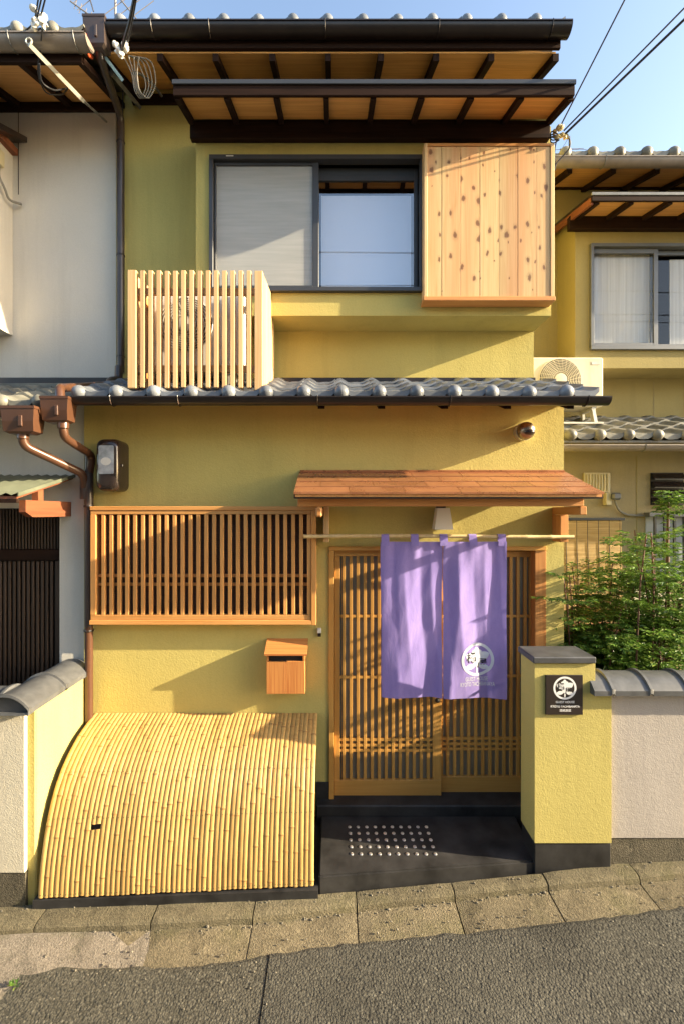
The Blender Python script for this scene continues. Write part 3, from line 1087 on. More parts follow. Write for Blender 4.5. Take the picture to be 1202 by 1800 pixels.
def fold(x, z):
    u = (x - nx0) / (nx1 - nx0)
    v = (nzt - z) / nh
    g_ = .35 + .65 * min(1, v * 1.6)
    def saw(p, k):
        p = p % 1.0
        return (p / k if p < k else (1 - p) / (1 - k)) * 2 - 1
    def sm(p, k):
        return (saw(p - .03, k) + 2 * saw(p, k) + saw(p + .03, k)) / 4
    a = .013 * sm(2.25 * u + .62 + .12 * v + .05 * math.sin(v * 4 + u * 6), .68) * g_
    a += .006 * sm(4.7 * u + .1 - .22 * v + .06 * math.sin(v * 5), .6) * (.35 + .65 * math.sin(math.pi * min(1, v + .1)))
    a += .006 * mnoise.noise((u * 4, v * 1.6, 1.3)) + .0025 * mnoise.noise((u * 10 + v * 4, v * 6, 4.3))
    # soft V-shaped drag lines from the loops
    for lu in (.03, .27, .51, .74, .97):
        a -= .012 * math.exp(-((u - lu) / .05) ** 2) * math.exp(-v * 5)
    if z > nzt: a *= max(0, 1 - (z - nzt) / .03)
    return POLE_Y - .012 + a * 1.55


cl = None
noren = thing('door_curtain', 'purple split cloth curtain with a white round crest, hanging before the sliding door', 'curtain', ((nx0 + nx1) / 2, 3.24, nzb))
for (a, b) in ((nx0, split - .004), (split + .004, nx1)):
    mb = MB()
    NU, NV = 44, 80
    vv = []
    for j in range(NV + 1):
        for i in range(NU + 1):
            x = a + (b - a) * i / NU
            z = nzt - nh * j / NV
            xx = x + (.010 * (j / NV) if a < split - .1 and i == 0 else 0) + .004 * math.sin(j * .12) * (i / NU - .5)
            zz = z + (.006 * math.sin(3 * x) * j / NV)
            vv.append((xx, fold(x, z), zz))
    fs = [(j * (NU + 1) + i, j * (NU + 1) + i + 1, (j + 1) * (NU + 1) + i + 1, (j + 1) * (NU + 1) + i) for j in range(NV) for i in range(NU)]
    mb.add(vv, fs)
    obj('curtain_panel', mb, M['cloth'], noren, smooth=80)
for px in (676, 727.5, 778, 829, 880):
    x = X(px, POLE_Y)
    pr = []
    for k in range(13):
        a = math.pi * k / 12
        pr.append((POLE_Y - .0195 * math.cos(a), POLE_Z + .019 * math.sin(a)))
    pr = [(fold(x, nzt - .03) - .003, nzt - .032), (fold(x, nzt) - .003, nzt)] + pr + [(fold(x, nzt) + .004, nzt), (fold(x, nzt - .03) + .003, nzt - .03)]
    mb = MB()
    hw = .0285
    vv = [(x - hw, *p) for p in pr] + [(x + hw, *p) for p in pr]
    n = len(pr)
    mb.add(vv, [(k, k + 1, k + 1 + n, k + n) for k in range(n - 1)])
    obj('hanging_loop', mb, M['cloth'], noren, smooth=60)


# lettering
def text_mb(body, size, cx, cz, width=None, weight=0.0):
    cu = bpy.data.curves.new('lettering', 'FONT')
    cu.body = body
    cu.size = size
    cu.align_x = 'CENTER'
    cu.align_y = 'CENTER'
    cu.offset = weight
    cu.resolution_u = 3
    o = bpy.data.objects.new('lettering', cu)
    COL.objects.link(o)
    dg = bpy.context.evaluated_depsgraph_get()
    me = bpy.data.meshes.new_from_object(o.evaluated_get(dg))
    vv = [tuple(v.co) for v in me.vertices]
    fs = [tuple(p.vertices) for p in me.polygons]
    bpy.data.objects.remove(o)
    bpy.data.meshes.remove(me)
    bpy.data.curves.remove(cu)
    sx = 1.0
    xs = [v[0] for v in vv]; ys = [v[1] for v in vv]
    mx, my = (min(xs) + max(xs)) / 2, (min(ys) + max(ys)) / 2
    if width: sx = width / (max(xs) - min(xs))
    return [(cx + (v[0] - mx) * sx, cz + (v[1] - my)) for v in vv], fs


def flat(shape, yfun, lift):
    vv, fs = shape
    mb = MB()
    mb.add([(p[0], yfun(p[0], p[1]) - lift, p[1]) for p in vv], fs)
    return mb


def ell(cx, cz, rx, rz, rot=0.0, n=20, leaf=0.0):
    pts_ = []
    for k in range(n):
        a = 2 * math.pi * k / n
        x, y = rx * math.cos(a), rz * math.sin(a)
        if leaf: y *= (1 - leaf * abs(math.cos(a)) ** 2.5)
        pts_.append((cx + x * math.cos(rot) - y * math.sin(rot), cz + x * math.sin(rot) + y * math.cos(rot)))
    c = (cx, cz)
    return [c] + pts_, [(0, k + 1, (k + 1) % n + 1) for k in range(n)]


def ring(cx, cz, r0, r1, n=48):
    vv = []
    for k in range(n):
        a = 2 * math.pi * k / n
        vv += [(cx + r0 * math.cos(a), cz + r0 * math.sin(a)), (cx + r1 * math.cos(a), cz + r1 * math.sin(a))]
    return vv, [(2 * k, 2 * k + 1, 2 * ((k + 1) % n) + 1, 2 * ((k + 1) % n)) for k in range(n)]


def crest(parent, cx, cz, R, yfun, lift, wm, bm, lm):
    mb = MB()
    def put(s, l): 
        q = flat(s, yfun, l); mb.add(q.v, q.f)
    put(ring(cx, cz, R * .83, R), lift)
    P = lambda *a: (cx + a[0] * R, cz + a[1] * R, a[2] * R, a[3] * R)
    for i, (a, rot, lf) in enumerate((((-.02, .02, .30, .46), .1, 0), ((-.17, .44, .18, .15), .5, 0), ((.14, .44, .18, .15), -.5, 0), ((-.02, .58, .13, .16), 0, 0),
                     ((.40, .22, .36, .25), .45, .55), ((-.42, .16, .34, .24), -.45, .55), ((-.42, -.42, .33, .17), .12, .6), ((.42, -.45, .32, .16), -.12, .6), ((0, -.62, .065, .20), 0, 0))):
        put(ell(*P(*a), rot, 20, lf), lift + .0001 * (i % 3))
    obj('crest', mb, wm, parent)
    kb = MB()
    for ch, kx, kz, s in (('橘', -.36, .13, .66), ('屋', .30, -.24, .62)):
        q = flat(text_mb(ch, R * s, cx + kx * R, cz + kz * R, weight=R * .010), yfun, lift + .0005)
        kb.add(q.v, q.f)
    obj('crest_writing', kb, bm, parent)


def letters(parent, body, cx, cz, h, width, yfun, lift, mat, weight=0.0):
    q = flat(text_mb(body, h, cx, cz, width, weight), yfun, lift)
    return obj('lettering', q, mat, parent)


crest(noren, X(838, 3.24), Z(1159.5, 3.24), 29.3 * 3.24 / F, fold, .0012, M['letters_soft'], M['letter_black'], None)
letters(noren, 'GUEST HOUSE', X(837, 3.24), Z(1193.5, 3.24), .043, 41 * 3.24 / F, fold, .0012, M['letters_soft'], .0003)
letters(noren, 'KYOTO TACHIBANAYA', X(838, 3.24), Z(1202.5, 3.24), .043, 61 * 3.24 / F, fold, .0012, M['letters_soft'], .0003)

# wall lamp over the door
lmp = thing('wall_lamp', 'white tapered wall lamp under the copper canopy, above the purple curtain', 'lamp', (X(780, 3.3), W1, Z(930, 3.3)))
yl0, yl1 = 3.275, 3.37
shade = MB()
za, zb = Z(931, yl0), Z(893, yl0)
def _q(px, y): return X(px, 3.275)
bxa, bxb, txa, txb = X(763.5, yl0), X(796, yl0), X(769, yl0), X(791, yl0)
shade.add([(bxa, yl0, za), (bxb, yl0, za), (bxb, yl1, za), (bxa, yl1, za), (txa, yl0 + .022, zb), (txb, yl0 + .022, zb), (txb, yl1, zb), (txa, yl1, zb)],
          [(0, 1, 5, 4), (1, 2, 6, 5), (2, 3, 7, 6), (3, 0, 4, 7), (4, 5, 6, 7), (3, 2, 1, 0)])
obj('lamp_shade', shade, M['lamp'], lmp)
obj('lamp_base', Bx(txa + .01, txb - .01, yl1 + .001, W1 - .001, za + .05, zb + .035, .004), M['gutter'], lmp)

# security camera
sc_ = thing('security_camera', 'round silver dome camera on the wall above the copper canopy', 'security camera', (X(924, 3.32), W1, Z(758, 3.32)))
cc = (X(924, 3.31), 3.315, Z(757, 3.31))
obj('camera_mount', MB().lathe((cc[0], W1 - .001, cc[2]), (0, -1, 0), [(.066, 0), (.066, .03), (.072, .045), (.07, .06)], 20), M['steel'], sc_, smooth=40)
obj('camera_dome', MB().sphere(cc, .068, 18, 10), plain('bronze_metal', (.30, .24, .18), .30, metal=.9), sc_, smooth=60)
obj('camera_lens', MB().sphere((cc[0] + .004, cc[1] - .022, cc[2] - .016), .052, 16, 8, sc=(1, 1, .62)), M['meter'], sc_, smooth=60)

# electricity meter box
mt = thing('meter_box', 'glossy black-brown electricity meter box with a clear window beside the downpipe', 'meter box', (-1.683, W1, Z(868, 3.3)))
fx0, fx1 = -1.772, -1.598
fy = 3.215
mzb, mzt = Z(864, 3.3), Z(772, 3.27)
mb = MB()
def rrect(x0, x1, z0, z1, r, n=5, top=1.0):
    pts_ = []
    for (cx, cz, a0, rr_) in ((x1 - r, z0 + r, -90, r), (x1 - r, z1 - r, 0, r), (x0 + r, z1 - r, 90, r), (x0 + r, z0 + r, 180, r)):
        for k in range(n + 1):
            a = math.radians(a0 + 90 * k / n)
            pts_.append((cx + rr_ * math.cos(a), cz + rr_ * math.sin(a)))
    return pts_
secs = [(W1 - .001, 0), (fy + .05, 0), (fy + .018, .006), (fy + .004, .018), (fy, .032)]
vv = []
for (y, s) in secs:
    vv += [(p[0], y, p[1]) for p in rrect(fx0 + s, fx1 - s, mzb + s * 1.4, mzt - s * 1.4, .05)]
n = len(vv) // len(secs)
fs = [(i * n + k, i * n + (k + 1) % n, (i + 1) * n + (k + 1) % n, (i + 1) * n + k) for i in range(len(secs) - 1) for k in range(n)]
fs += [tuple(range(n)), tuple((len(secs) - 1) * n + k for k in range(n - 1, -1, -1))]
mb.add(vv, fs)
obj('case', mb, M['meter'], mt, smooth=40)
obj('meter_window', MB().prism(rrect(X(174, fy), X(201, fy), Z(833, fy), Z(783, fy), .012), 'y', fy - .003, fy - .0005), plain('clear_meter_window', (.30, .31, .32), .06, coat=1.0, nscale=12, namp=.5), mt)
obj('meter_dial', MB().prism(ell(X(187, fy), Z(811, fy), .038, .030, 0, 16)[0][1:], 'y', fy - .005, fy - .0032), M['white'], mt)
obj('latch', Bx(fx1 - .002, fx1 + .012, fy + .05, fy + .07, (mzb + mzt) / 2 - .012, (mzb + mzt) / 2 + .008, .003), M['meter'], mt)

# mailbox
mbx = thing('mailbox', 'small cedar letter box with a sloping lid below the lattice window', 'letter box', (X(502, 3.33), W1, Z(1220, 3.27)))
my = 3.268
a0, a1 = X(469, my), X(536, my)
z0, z1 = Z(1220, my), Z(1163, my)
zt = Z(1152, my)
obj('front_board', Bx(a0, (a0 + a1) / 2 - .0006, my, my + .014, z0, z1, .002), M['box_z'], mbx)
obj('front_board', Bx((a0 + a1) / 2 + .0006, a1, my + .0006, my + .014, z0, z1 + .002, .002), M['box_z'], mbx)
obj('slot_surround', MB().box(a0, a0 + .016, my + .001, my + .014, z1 + .001, zt + .02).box(a1 - .014, a1, my + .001, my + .014, z1 + .003, zt + .02).box(a0 + .0161, a1 - .0141, my + .02, my + .03, z1 - .02, zt + .02, mat=1), [M['box_z'], M['black']], mbx)
for (p, q) in ((a0, a0 + .014), (a1 - .014, a1)):
    obj('side_board', MB().prism([(my + .0145, z0), (W1 - .001, z0), (W1 - .001, zt + .060), (my + .0145, zt + .012)], 'x', p, q), M['box_z'], mbx)
obj('floor_board', Bx(a0 + .0145, a1 - .0145, my + .0145, W1 - .001, z0, z0 + .012), M['box_z'], mbx)
ly0, ly1 = 3.243, W1 - .001
obj('lid', MB().sbox(X(465, ly0), X(540, ly0), ly0, Z(1150, ly0), ly1, Z(1122.5, 3.39), -.012, .002), M['plank_x'], mbx)

# door sensor
ds = thing('door_camera', 'tiny white and black doorbell camera beside the door frame', 'doorbell', (X(561.5, 3.38), W1, Z(1120, 3.38)))
obj('case', Bx(X(558, 3.375), X(565, 3.375), 3.366, W1 - .001, Z(1113, 3.37), Z(1104.5, 3.37), .003), M['white'], ds)
obj('lens', Bx(X(558.5, 3.375), X(564.5, 3.375), 3.367, W1 - .001, Z(1119.5, 3.37), Z(1113.3, 3.37), .003), M['meter'], ds)

# ------------------------------------------------------------------ bamboo cover
bc = thing('bamboo_cover', 'curved screen of split yellow bamboo leaning from the wall to the kerb', 'bamboo screen', (-1.0, 3.05, 0))
PROF = [(3.388, .848), (3.352, .840), (3.26, .818), (3.165, .783), (3.09, .745), (3.03, .705), (2.975, .657), (2.935, .613), (2.90, .560), (2.868, .500), (2.838, .43), (2.812, .35), (2.787, .26), (2.766, .16), (2.752, .07), (2.744, -.02)]


def prof_at(s):
    """s in 0..1 along the curve"""
    L = [0]
    for a, b in zip(PROF, PROF[1:]): L.append(L[-1] + math.hypot(b[0] - a[0], b[1] - a[1]))
    t_ = s * L[-1]
    for i in range(len(PROF) - 1):
        if t_ <= L[i + 1] + 1e-9:
            f = (t_ - L[i]) / (L[i + 1] - L[i])
            r = [PROF[i][q] * (1 - f) + PROF[i + 1][q] * f for q in (0, 1)]
            return r
    return PROF[-1]


NP = 54
bxl, bxr = -1.868, -.121
pit = (bxr - bxl) / NP
rb = random.Random(11)
hx0, hx1 = X(166, 2.84), X(184, 2.84)


def bamboo(x, zoff, s0, s1, nodes_):
    mb = MB()
    ss = sorted(set([s0 + (s1 - s0) * k / 13 for k in range(14)] + [s for n_ in nodes_ if s0 + .02 < n_ < s1 - .02 for s in (n_ - .006, n_, n_ + .007)]))
    na = 6
    vv = []
    for s in ss:
        y, z = prof_at(s)
        y2, z2 = prof_at(min(1, s + .03)); y1, z1_ = prof_at(max(0, s - .03))
        ty, tz = y2 - y1, z2 - z1_
        L = math.hypot(ty, tz)
        ny, nz = tz / L, -ty / L          # outward
        if ny > 0: ny, nz = -ny, -nz
        if nz < 0 and s < .3: ny, nz = -ny, -nz
        r = pit * .5 * (1.07 + .015 * math.sin(s * 9 + x * 40))
        bulge = 0.0
        for n_ in nodes_:
            if abs(s - n_) < .0005: bulge = .0032
        w_ = .0022 * math.sin(s * 4 + x * 77) * s
        for k in range(na + 1):
            a = math.pi * (1.08 * k / na - .04)
            rr_ = r + bulge
            vv.append((x + w_ - rr_ * math.cos(a), y + ny * (rr_ * math.sin(a) * .44), z + nz * (rr_ * math.sin(a) * .44) + zoff * s))
    m = na + 1
    for i in range(len(ss) - 1):
        mid = any(abs(ss[i] - (n_)) < .0005 for n_ in nodes_)
        mb.add([], [])
        for k in range(na):
            mb.f.append((i * m + k, i * m + k + 1, (i + 1) * m + k + 1, (i + 1) * m + k))
            mb.m.append(1 if mid else 0)
    mb.v = vv
    # nails
    for sn in (.115, .405, .625, .985):
        if s0 <= sn <= s1:
            y, z = prof_at(sn)
            y2, z2 = prof_at(min(1, sn + .01)); y1, z1_ = prof_at(sn - .01)
            L = math.hypot(y2 - y1, z2 - z1_)
            ny, nz = (z2 - z1_) / L, -(y2 - y1) / L
            if ny > 0: ny, nz = -ny, -nz
            c = Vector((x, y + ny * pit * .245, z + nz * pit * .245 + zoff * sn))
            tv = Vector((0, (y2 - y1) / L, (z2 - z1_) / L)) * .0035
            xv = Vector((.0032, 0, 0))
            nv = Vector((0, ny, nz)) * .0012
            mb.add([c + nv + tv, c + nv + xv, c + nv - tv, c + nv - xv], [(0, 1, 2, 3)], 2)
    return mb


for i in range(NP):
    x = bxl + pit * (i + .5)
    zoff = gz(x) - gz(-1.868) + rb.uniform(-.004, .004)
    nds = []
    s = rb.uniform(.05, .3)
    while s < .98:
        nds.append(s); s += rb.uniform(.28, .48)
    segs = [(0, 1)]
    if hx0 < x < hx1: segs = [(0, .655), (.680, 1)]
    for (s0_, s1_) in segs:
        obj('bamboo_pole', bamboo(x, zoff, s0_, s1_, nds), [M['bamboo'], M['node'], M['black']], bc, smooth=50)
bk = MB()
vv = []
for k in range(25):
    y, z = prof_at(k / 24)
    for x in (bxl + .01, bxr - .01):
        vv.append((x, y + .012, z - .008 + (gz(x) - gz(bxl)) * k / 24))
bk.add(vv, [(2 * k, 2 * k + 1, 2 * k + 3, 2 * k + 2) for k in range(24)])
obj('backing', bk, M['black'], bc)
# charcoal plinth below the screen
pl = MB()
y_l, y_r = interp(BACK, -1.9), interp(BACK, -.12)
pl.prism([(-1.90, y_l), (X(559, 2.7), y_r), (X(559, 2.72), 3.38), (-1.90, 3.38)], 'z', -.16, gz(-1.87) + .052)
vv2 = pl.v
pl.v = [(p[0], p[1], p[2] if p[2] < -.1 else gz(p[0]) + .052) for p in pl.v]
obj('plinth', pl, M['charcoal'], gh)

# ------------------------------------------------------------------ gate pillar, name plate, boundary walls
PY = 2.85
gp = thing('gate_pillar', 'mustard stucco gate pillar with a dark slab on top, right of the porch', 'pillar', (1.53, 2.95, gz(1.5)))
pm = MB()
px_0, px_1, px_2 = X(939, PY), X(1045.5, PY), X(1074, PY)
ptz = Z(1165.5, PY)
bzs = Z(1482, PY)
pm.prism([(px_0, bzs), (px_2, bzs), (px_2, 1.238), (px_1, 1.238), (px_1, ptz), (px_0, ptz)], 'y', PY, PY + .21)
obj('shaft', pm, M['stucco'], gp)
obj('foot', Bx(px_0 + .002, px_2, PY + .006, PY + .205, gz(1.3) - .09, bzs - .001, .005), M['charcoal'], gp)
obj('cap', Bx(X(936.5, PY - .015), X(1047, PY - .015), PY - .018, PY + .225, ptz + .001, ptz + .044, .006), M['charcoal_cap'], gp)

SY = PY - .0125
npl = thing('name_plate', 'square dark brown sign with a white round crest on the gate pillar', 'sign', (X(991, SY), PY, Z(1256.5, SY)))
obj('plate', Bx(X(958.7, SY), X(1023.8, SY), SY, PY - .0005, Z(1256.7, SY), Z(1187, SY), .0015), M['plate'], npl)
yf = lambda x, z: SY
crest(npl, X(992, SY), Z(1209.5, SY), 20.3 * SY / F, yf, .0003, M['letters'], M['letter_black'], None)
letters(npl, 'GUEST HOUSE', X(992.5, SY), Z(1234, SY), .0205, 33 * SY / F, yf, .0003, M['letters'], .0004)
letters(npl, 'KYOTO TACHIBANAYA', X(992.5, SY), Z(1241.7, SY), .0205, 51 * SY / F, yf, .0003, M['letters'], .0004)
letters(npl, '須崎旅邸', X(992.5, SY), Z(1248.8, SY), .0185, 20.5 * SY / F, yf, .0003, M['letters'], .0002)


def coping_tile(axis, c, a0, a1, half, zlip, zpk, rib_at):
    """saddle tile: arched across, a raised rib at one end"""
    mb = MB()
    n = 10
    def arch(h, k, ext):
        t_ = -1 + 2 * k / n
        return t_ * (half + ext), zlip + h + (zpk - zlip) * (1 - abs(t_) ** 2.2)
    secs_ = [(a0, 0, 0), (a1, 0, 0)]
    w_ = .028
    ss = [(a0, 0, 0), (a1 - w_, 0, 0), (a1 - w_ + .004, .014, .004), (a1 - .005, .014, .004), (a1, .004, .0)] if rib_at else [(a0, 0, 0), (a1, 0, 0)]
    vv = []
    for (a, h, e) in ss:
        row = []
        for k in range(n + 1):
            o_, z = arch(h, k, e)
            row.append((a, c + o_, z) if axis == 'x' else (c + o_, a, z))
        for (k, dz) in ((n, -.032), (0, -.032)):
            o_, z = arch(h, k, e)
            row.append((a, c + o_, z + dz) if axis == 'x' else (c + o_, a, z + dz))
        vv += row
    m = n + 3
    fs = []
    for i in range(len(ss) - 1):
        for k in range(m):
            fs.append((i * m + k, i * m + (k + 1) % m, (i + 1) * m + (k + 1) % m, (i + 1) * m + k))
    fs += [tuple(range(m)), tuple((len(ss) - 1) * m + k for k in range(m - 1, -1, -1))]
    return mb.add(vv, fs)


RWY = 2.872
rw = thing('boundary_wall', 'pinkish grey stucco garden wall topped with grey saddle tiles, right of the gate pillar', 'wall', (3.0, 2.95, gz(2.5)))
obj('wall_face', Bx(px_2 + .001, 6.0, RWY, RWY + .13, .262, 1.235), M['stucco_pink'], rw)
obj('wall_foot', Bx(px_2 + .001, 6.0, RWY + .006, RWY + .12, -.1, .261), M['pebble'], rw)
xx = X(1046, 2.79)
edges = [xx, X(1083, 2.79), X(1150.5, 2.79)]
while edges[-1] < 5.6: edges.append(edges[-1] + .25)
for a, b in zip(edges, edges[1:]):
    obj('coping_tile', coping_tile('x', 2.935, a, b - .001, .135, 1.268, 1.345, True), M['coping'], rw, smooth=40)

lwl = thing('boundary_wall', 'low garden wall at the left edge, white in front and yellow inside, with saddle tiles', 'wall', (-2.0, 3.0, gz(-2)))
obj('wall_face', Bx(-1.990, -1.912, 2.785, 3.388, -.15, 1.18, .010), M['stucco'], lwl)
obj('wall_face', Bx(-6, -1.964, 2.755, 2.784, .125, 1.18, .004), M['stucco_cream'], lwl)
obj('wall_face', Bx(-6, -1.991, 2.785, 2.90, -.15, 1.17), M['stucco_cream'], lwl)
obj('wall_foot', Bx(-6, -1.964, 2.760, 2.7845, -.2, .124), M['pebble'], lwl)
for a, b in ((3.385, 3.07), (3.07, 2.70)):
    obj('coping_tile', coping_tile('y', -2.035, a, b + .001, .150, 1.200, 1.282, True), M['coping'], lwl, smooth=40)
e = -2.10
while e > -4:
    obj('coping_tile', coping_tile('x', 2.84, e - .30, e - .001, .145, 1.196, 1.275, True), M['coping'], lwl, smooth=40)
    e -= .30

# ------------------------------------------------------------------ air conditioner behind its slatted screen
def aircon(t, x0, x1, y0, y1, z0, z1, fcx, fcz, fr_, mat):
    obj('case', Bx(x0, x1, y0, y1, z0, z1, .012), mat, t)
    obj('fan_opening', MB().lathe((fcx, y0 - .0005, fcz), (0, -1, 0), [(fr_, 0), (fr_, .002)], 28), M['black'], t)  # flat black disc: darkness of the fan recess put into the colour
    gr = MB()
    nR = 9
    for k in range(nR):
        r = fr_ * (.30 + .70 * (k + 1) / nR)
        gr.tube([(fcx + r * math.cos(2 * math.pi * q / 32), y0 - .010 - .012 * (1 - (r / fr_) ** 2), fcz + r * math.sin(2 * math.pi * q / 32)) for q in range(33)], .0032, 4, cap=False)
    for q in range(28):
        a = 2 * math.pi * q / 28
        gr.tube([(fcx + fr_ * .28 * math.cos(a), y0 - .020, fcz + fr_ * .28 * math.sin(a)), (fcx + fr_ * 1.0 * math.cos(a + .35), y0 - .008, fcz + fr_ * 1.0 * math.sin(a + .35))], .0025, 4)
    obj('fan_grille', gr, mat, t)
    obj('fan_hub', MB().lathe((fcx, y0 - .012, fcz), (0, -1, 0), [(fr_ * .30, 0), (fr_ * .29, .012), (fr_ * .1, .016)], 20), mat, t, smooth=40)


ac1 = thing('air_conditioner', 'white outdoor air conditioner standing inside the slatted wooden screen', 'air conditioner', (-1.07, 3.5, 3.55))
aircon(ac1, X(262, 3.38), X(432, 3.38), 3.38, 3.66, Z(652, 3.38), Z(519, 3.38), X(328, 3.38), Z(571, 3.38), 47 * 3.38 / F, M['white'])
for x in (X(290, 3.4), X(405, 3.4)):
    obj('foot', Bx(x - .03, x + .03, 3.40, 3.64, Z(652, 3.38) - .13, Z(652, 3.38) - .001), M['galv'], ac1)

asn = thing('slatted_screen', 'pale cedar slatted box screen on the tiled lower roof, below the upper window', 'wood screen', (-1.0, 3.45, 3.4))
AY = 3.15
atz, abz = Z(475, AY), Z(681, AY)
ax0, ax1 = X(225, AY), X(462, AY)
b1 = .046
obj('corner_post', Bx(ax0, X(240, AY), AY - .003, AY + .035, abz - .004, atz + .002, .003), M['pale_z'], asn)
obj('corner_post', Bx(X(448, AY), ax1, AY - .003, AY + .035, abz - .02, atz - .004, .003), M['pale_z'], asn)
s0 = None
for k in range(14):
    x = X(250.5 + 14.42 * k, AY)
    if s0 is None:
        s0 = obj('slat', Bx(x - .0165, x + .0155, AY, AY + .040, abz, atz, .0025), M['pale_z'], asn); xa = x
    else:
        dup(s0, asn, (x - xa, 0, rs.uniform(-.003, .003)))
for k in range(11):
    y = AY + .075 + k * .053
    if k == 0:
        sR = obj('slat', Bx(ax1 - .030, ax1, y - .018, y + .018, abz + .02, atz, .0025), M['pale_z'], asn); sL = None
    else:
        dup(sR, asn, (0, y - (AY + .075), .022 * k * .35))
    dup(sR, asn, (-(ax1 - ax0) + .03, y - (AY + .075), .022 * k * .35))
for (zz, nm) in ((Z(512, AY + .04), 'top_rail'), (Z(648, AY + .04), 'bottom_rail')):
    obj(nm, Bx(ax0 + .032, ax1 - .032, AY + .0405, AY + .065, zz - .026, zz + .026, .002), M['pale_x'], asn)
    obj(nm, Bx(ax1 - .060, ax1 - .0305, AY + .056, AY + .64, zz - .026, zz + .026, .002), M['purlin_y'], asn)
    obj(nm, Bx(ax0 + .0305, ax0 + .060, AY + .056, AY + .64, zz - .026, zz + .026, .002), M['purlin_y'], asn)

# ------------------------------------------------------------------ downpipes of the guest house
def hopper(t, cx, y, ztop, w_, h, mat, dpt=.10):
    mb = MB()
    a, b = w_ / 2, w_ * .36
    d_ = dpt / 2
    def ringy(hw, hd, z): return [(cx - hw, y - hd, z), (cx + hw, y - hd, z), (cx + hw, y + hd, z), (cx - hw, y + hd, z)]
    R_ = [ringy(a * 1.04, d_ * 1.06, ztop), ringy(a * 1.04, d_ * 1.06, ztop - .018), ringy(a, d_, ztop - .020), ringy(a * .94, d_ * .95, ztop - h * .55), ringy(a * .90, d_ * .8, ztop - h * .92), ringy(a * .62, d_ * .6, ztop - h)]
    vv = [p for r in R_ for p in r]
    fs = [(i * 4 + k, i * 4 + (k + 1) % 4, (i + 1) * 4 + (k + 1) % 4, (i + 1) * 4 + k) for i in range(len(R_) - 1) for k in range(4)]
    fs += [(3, 2, 1, 0), tuple((len(R_) - 1) * 4 + k for k in range(4))]
    mb.add(vv, fs)
    mb.box(cx + a * .05, cx + a * .30, y - d_ * 1.06, y - d_ * .80, ztop - h * .75, ztop - h * .35, .004)
    return obj('hopper', mb, mat, t)


def bend(pts_, r=.05, n=5):
    """round the corners of a polyline"""
    P_ = [Vector(p) for p in pts_]
    out = [P_[0]]
    for i in range(1, len(P_) - 1):
        a = (P_[i - 1] - P_[i]); b = (P_[i + 1] - P_[i])
        ra = min(r, a.length * .45, b.length * .45)
        p0, p1 = P_[i] + a.normalized() * ra, P_[i] + b.normalized() * ra
        for k in range(n + 1):
            t_ = k / n
            out.append((1 - t_) ** 2 * p0 + 2 * t_ * (1 - t_) * P_[i] + t_ ** 2 * p1)
    out.append(P_[-1])
    return out


up = thing('downpipe', 'dark brown rain pipe from the top gutter down the joint between white and yellow walls', 'rain pipe', (X(213, 3.85), 3.85, 3.4))
hopper(up, X(170, 3.28), 3.30, Z(27, 3.25), .165, .22, M['pipe_dark'], .12)
obj('pipe', MB().tube(bend([(X(172, 3.3), 3.31, Z(76, 3.3)), (X(174, 3.31), 3.33, Z(98, 3.32)), (X(213, 3.84), 3.84, Z(205, 3.84)), (X(213, 3.84), 3.84, Z(655, 3.84))], .08), .032, 10), M['pipe_dark'], up, smooth=50)
obj('pipe_elbow', MB().tube(bend([(X(210, 3.82), 3.82, Z(645, 3.82)), (X(209, 3.8), 3.80, Z(668, 3.8)), (X(196, 3.74), 3.72, Z(669, 3.72)), (X(196, 3.70), 3.68, Z(679, 3.68))], .04), .034, 10), M['pipe_dark'], up, smooth=50)
obj('cross_pipe', MB().tube(bend([(X(196, 3.66), 3.66, Z(676, 3.66)), (X(124, 3.2), 3.12, Z(682, 3.12)), (X(107, 3.03), 3.02, Z(682, 3.02)), (X(107, 3.0), 3.00, Z(703, 3.0))], .05), .031, 10), M['pipe'], up, smooth=50)
for pyy in (250, 449, 627):
    obj('pipe_clip', MB().lathe((X(213, 3.84), 3.84, Z(pyy, 3.84)), (0, 0, 1), [(.036, -.006), (.037, 0), (.036, .006)], 10), M['gutter'], up)
obj('seal', MB().lathe((X(152, 3.25), 3.28, Z(74, 3.25)), (1, 0, 0), [(.068, -.006), (.070, 0), (.066, .006)], 14), M['orange_rubber'], up)

lp = thing('downpipe', 'brown rain pipe with two hoppers running down beside the meter box to the bamboo screen', 'rain pipe', (X(157, 3.33), 3.33, .8))
hopper(lp, X(104, 3.0), 3.0, Z(697, 2.96), .190, .175, M['pipe'], .11)
hopper(lp, X(40, 2.95), 2.96, Z(714, 2.92), .225, .185, M['pipe'], .12)
hy = 3.335
obj('pipe', MB().tube([(X(157, hy), hy, Z(795, hy)), (X(157, hy), hy, Z(1100, hy))], .031, 12), M['pipe_dark'], lp, smooth=50)  # upper length darker: its shade is put into the pipe colour
obj('pipe', MB().tube([(X(157, hy), hy, Z(1098, hy)), (X(157, hy), hy, .70)], .029, 12), M['pipe'], lp, smooth=50)  # lower length browner: the sun on it is put into the colour
obj('branch_pipe', MB().tube(bend([(X(112, 3.0), 3.0, Z(738, 3.0)), (X(111, 3.0), 3.01, Z(768, 3.0)), (X(161, 3.31), 3.325, Z(800, 3.31)), (X(158, hy), hy, Z(830, hy))], .055), .029, 12), M['pipe'], lp, smooth=50)
obj('branch_pipe', MB().tube(bend([(X(41, 2.96), 2.96, Z(756, 2.96)), (X(40, 2.96), 2.97, Z(783, 2.96)), (X(146, 3.29), 3.305, Z(833, 3.29)), (X(150, hy), hy - .005, Z(858, hy))], .06), .031, 12), M['pipe'], lp, smooth=50)
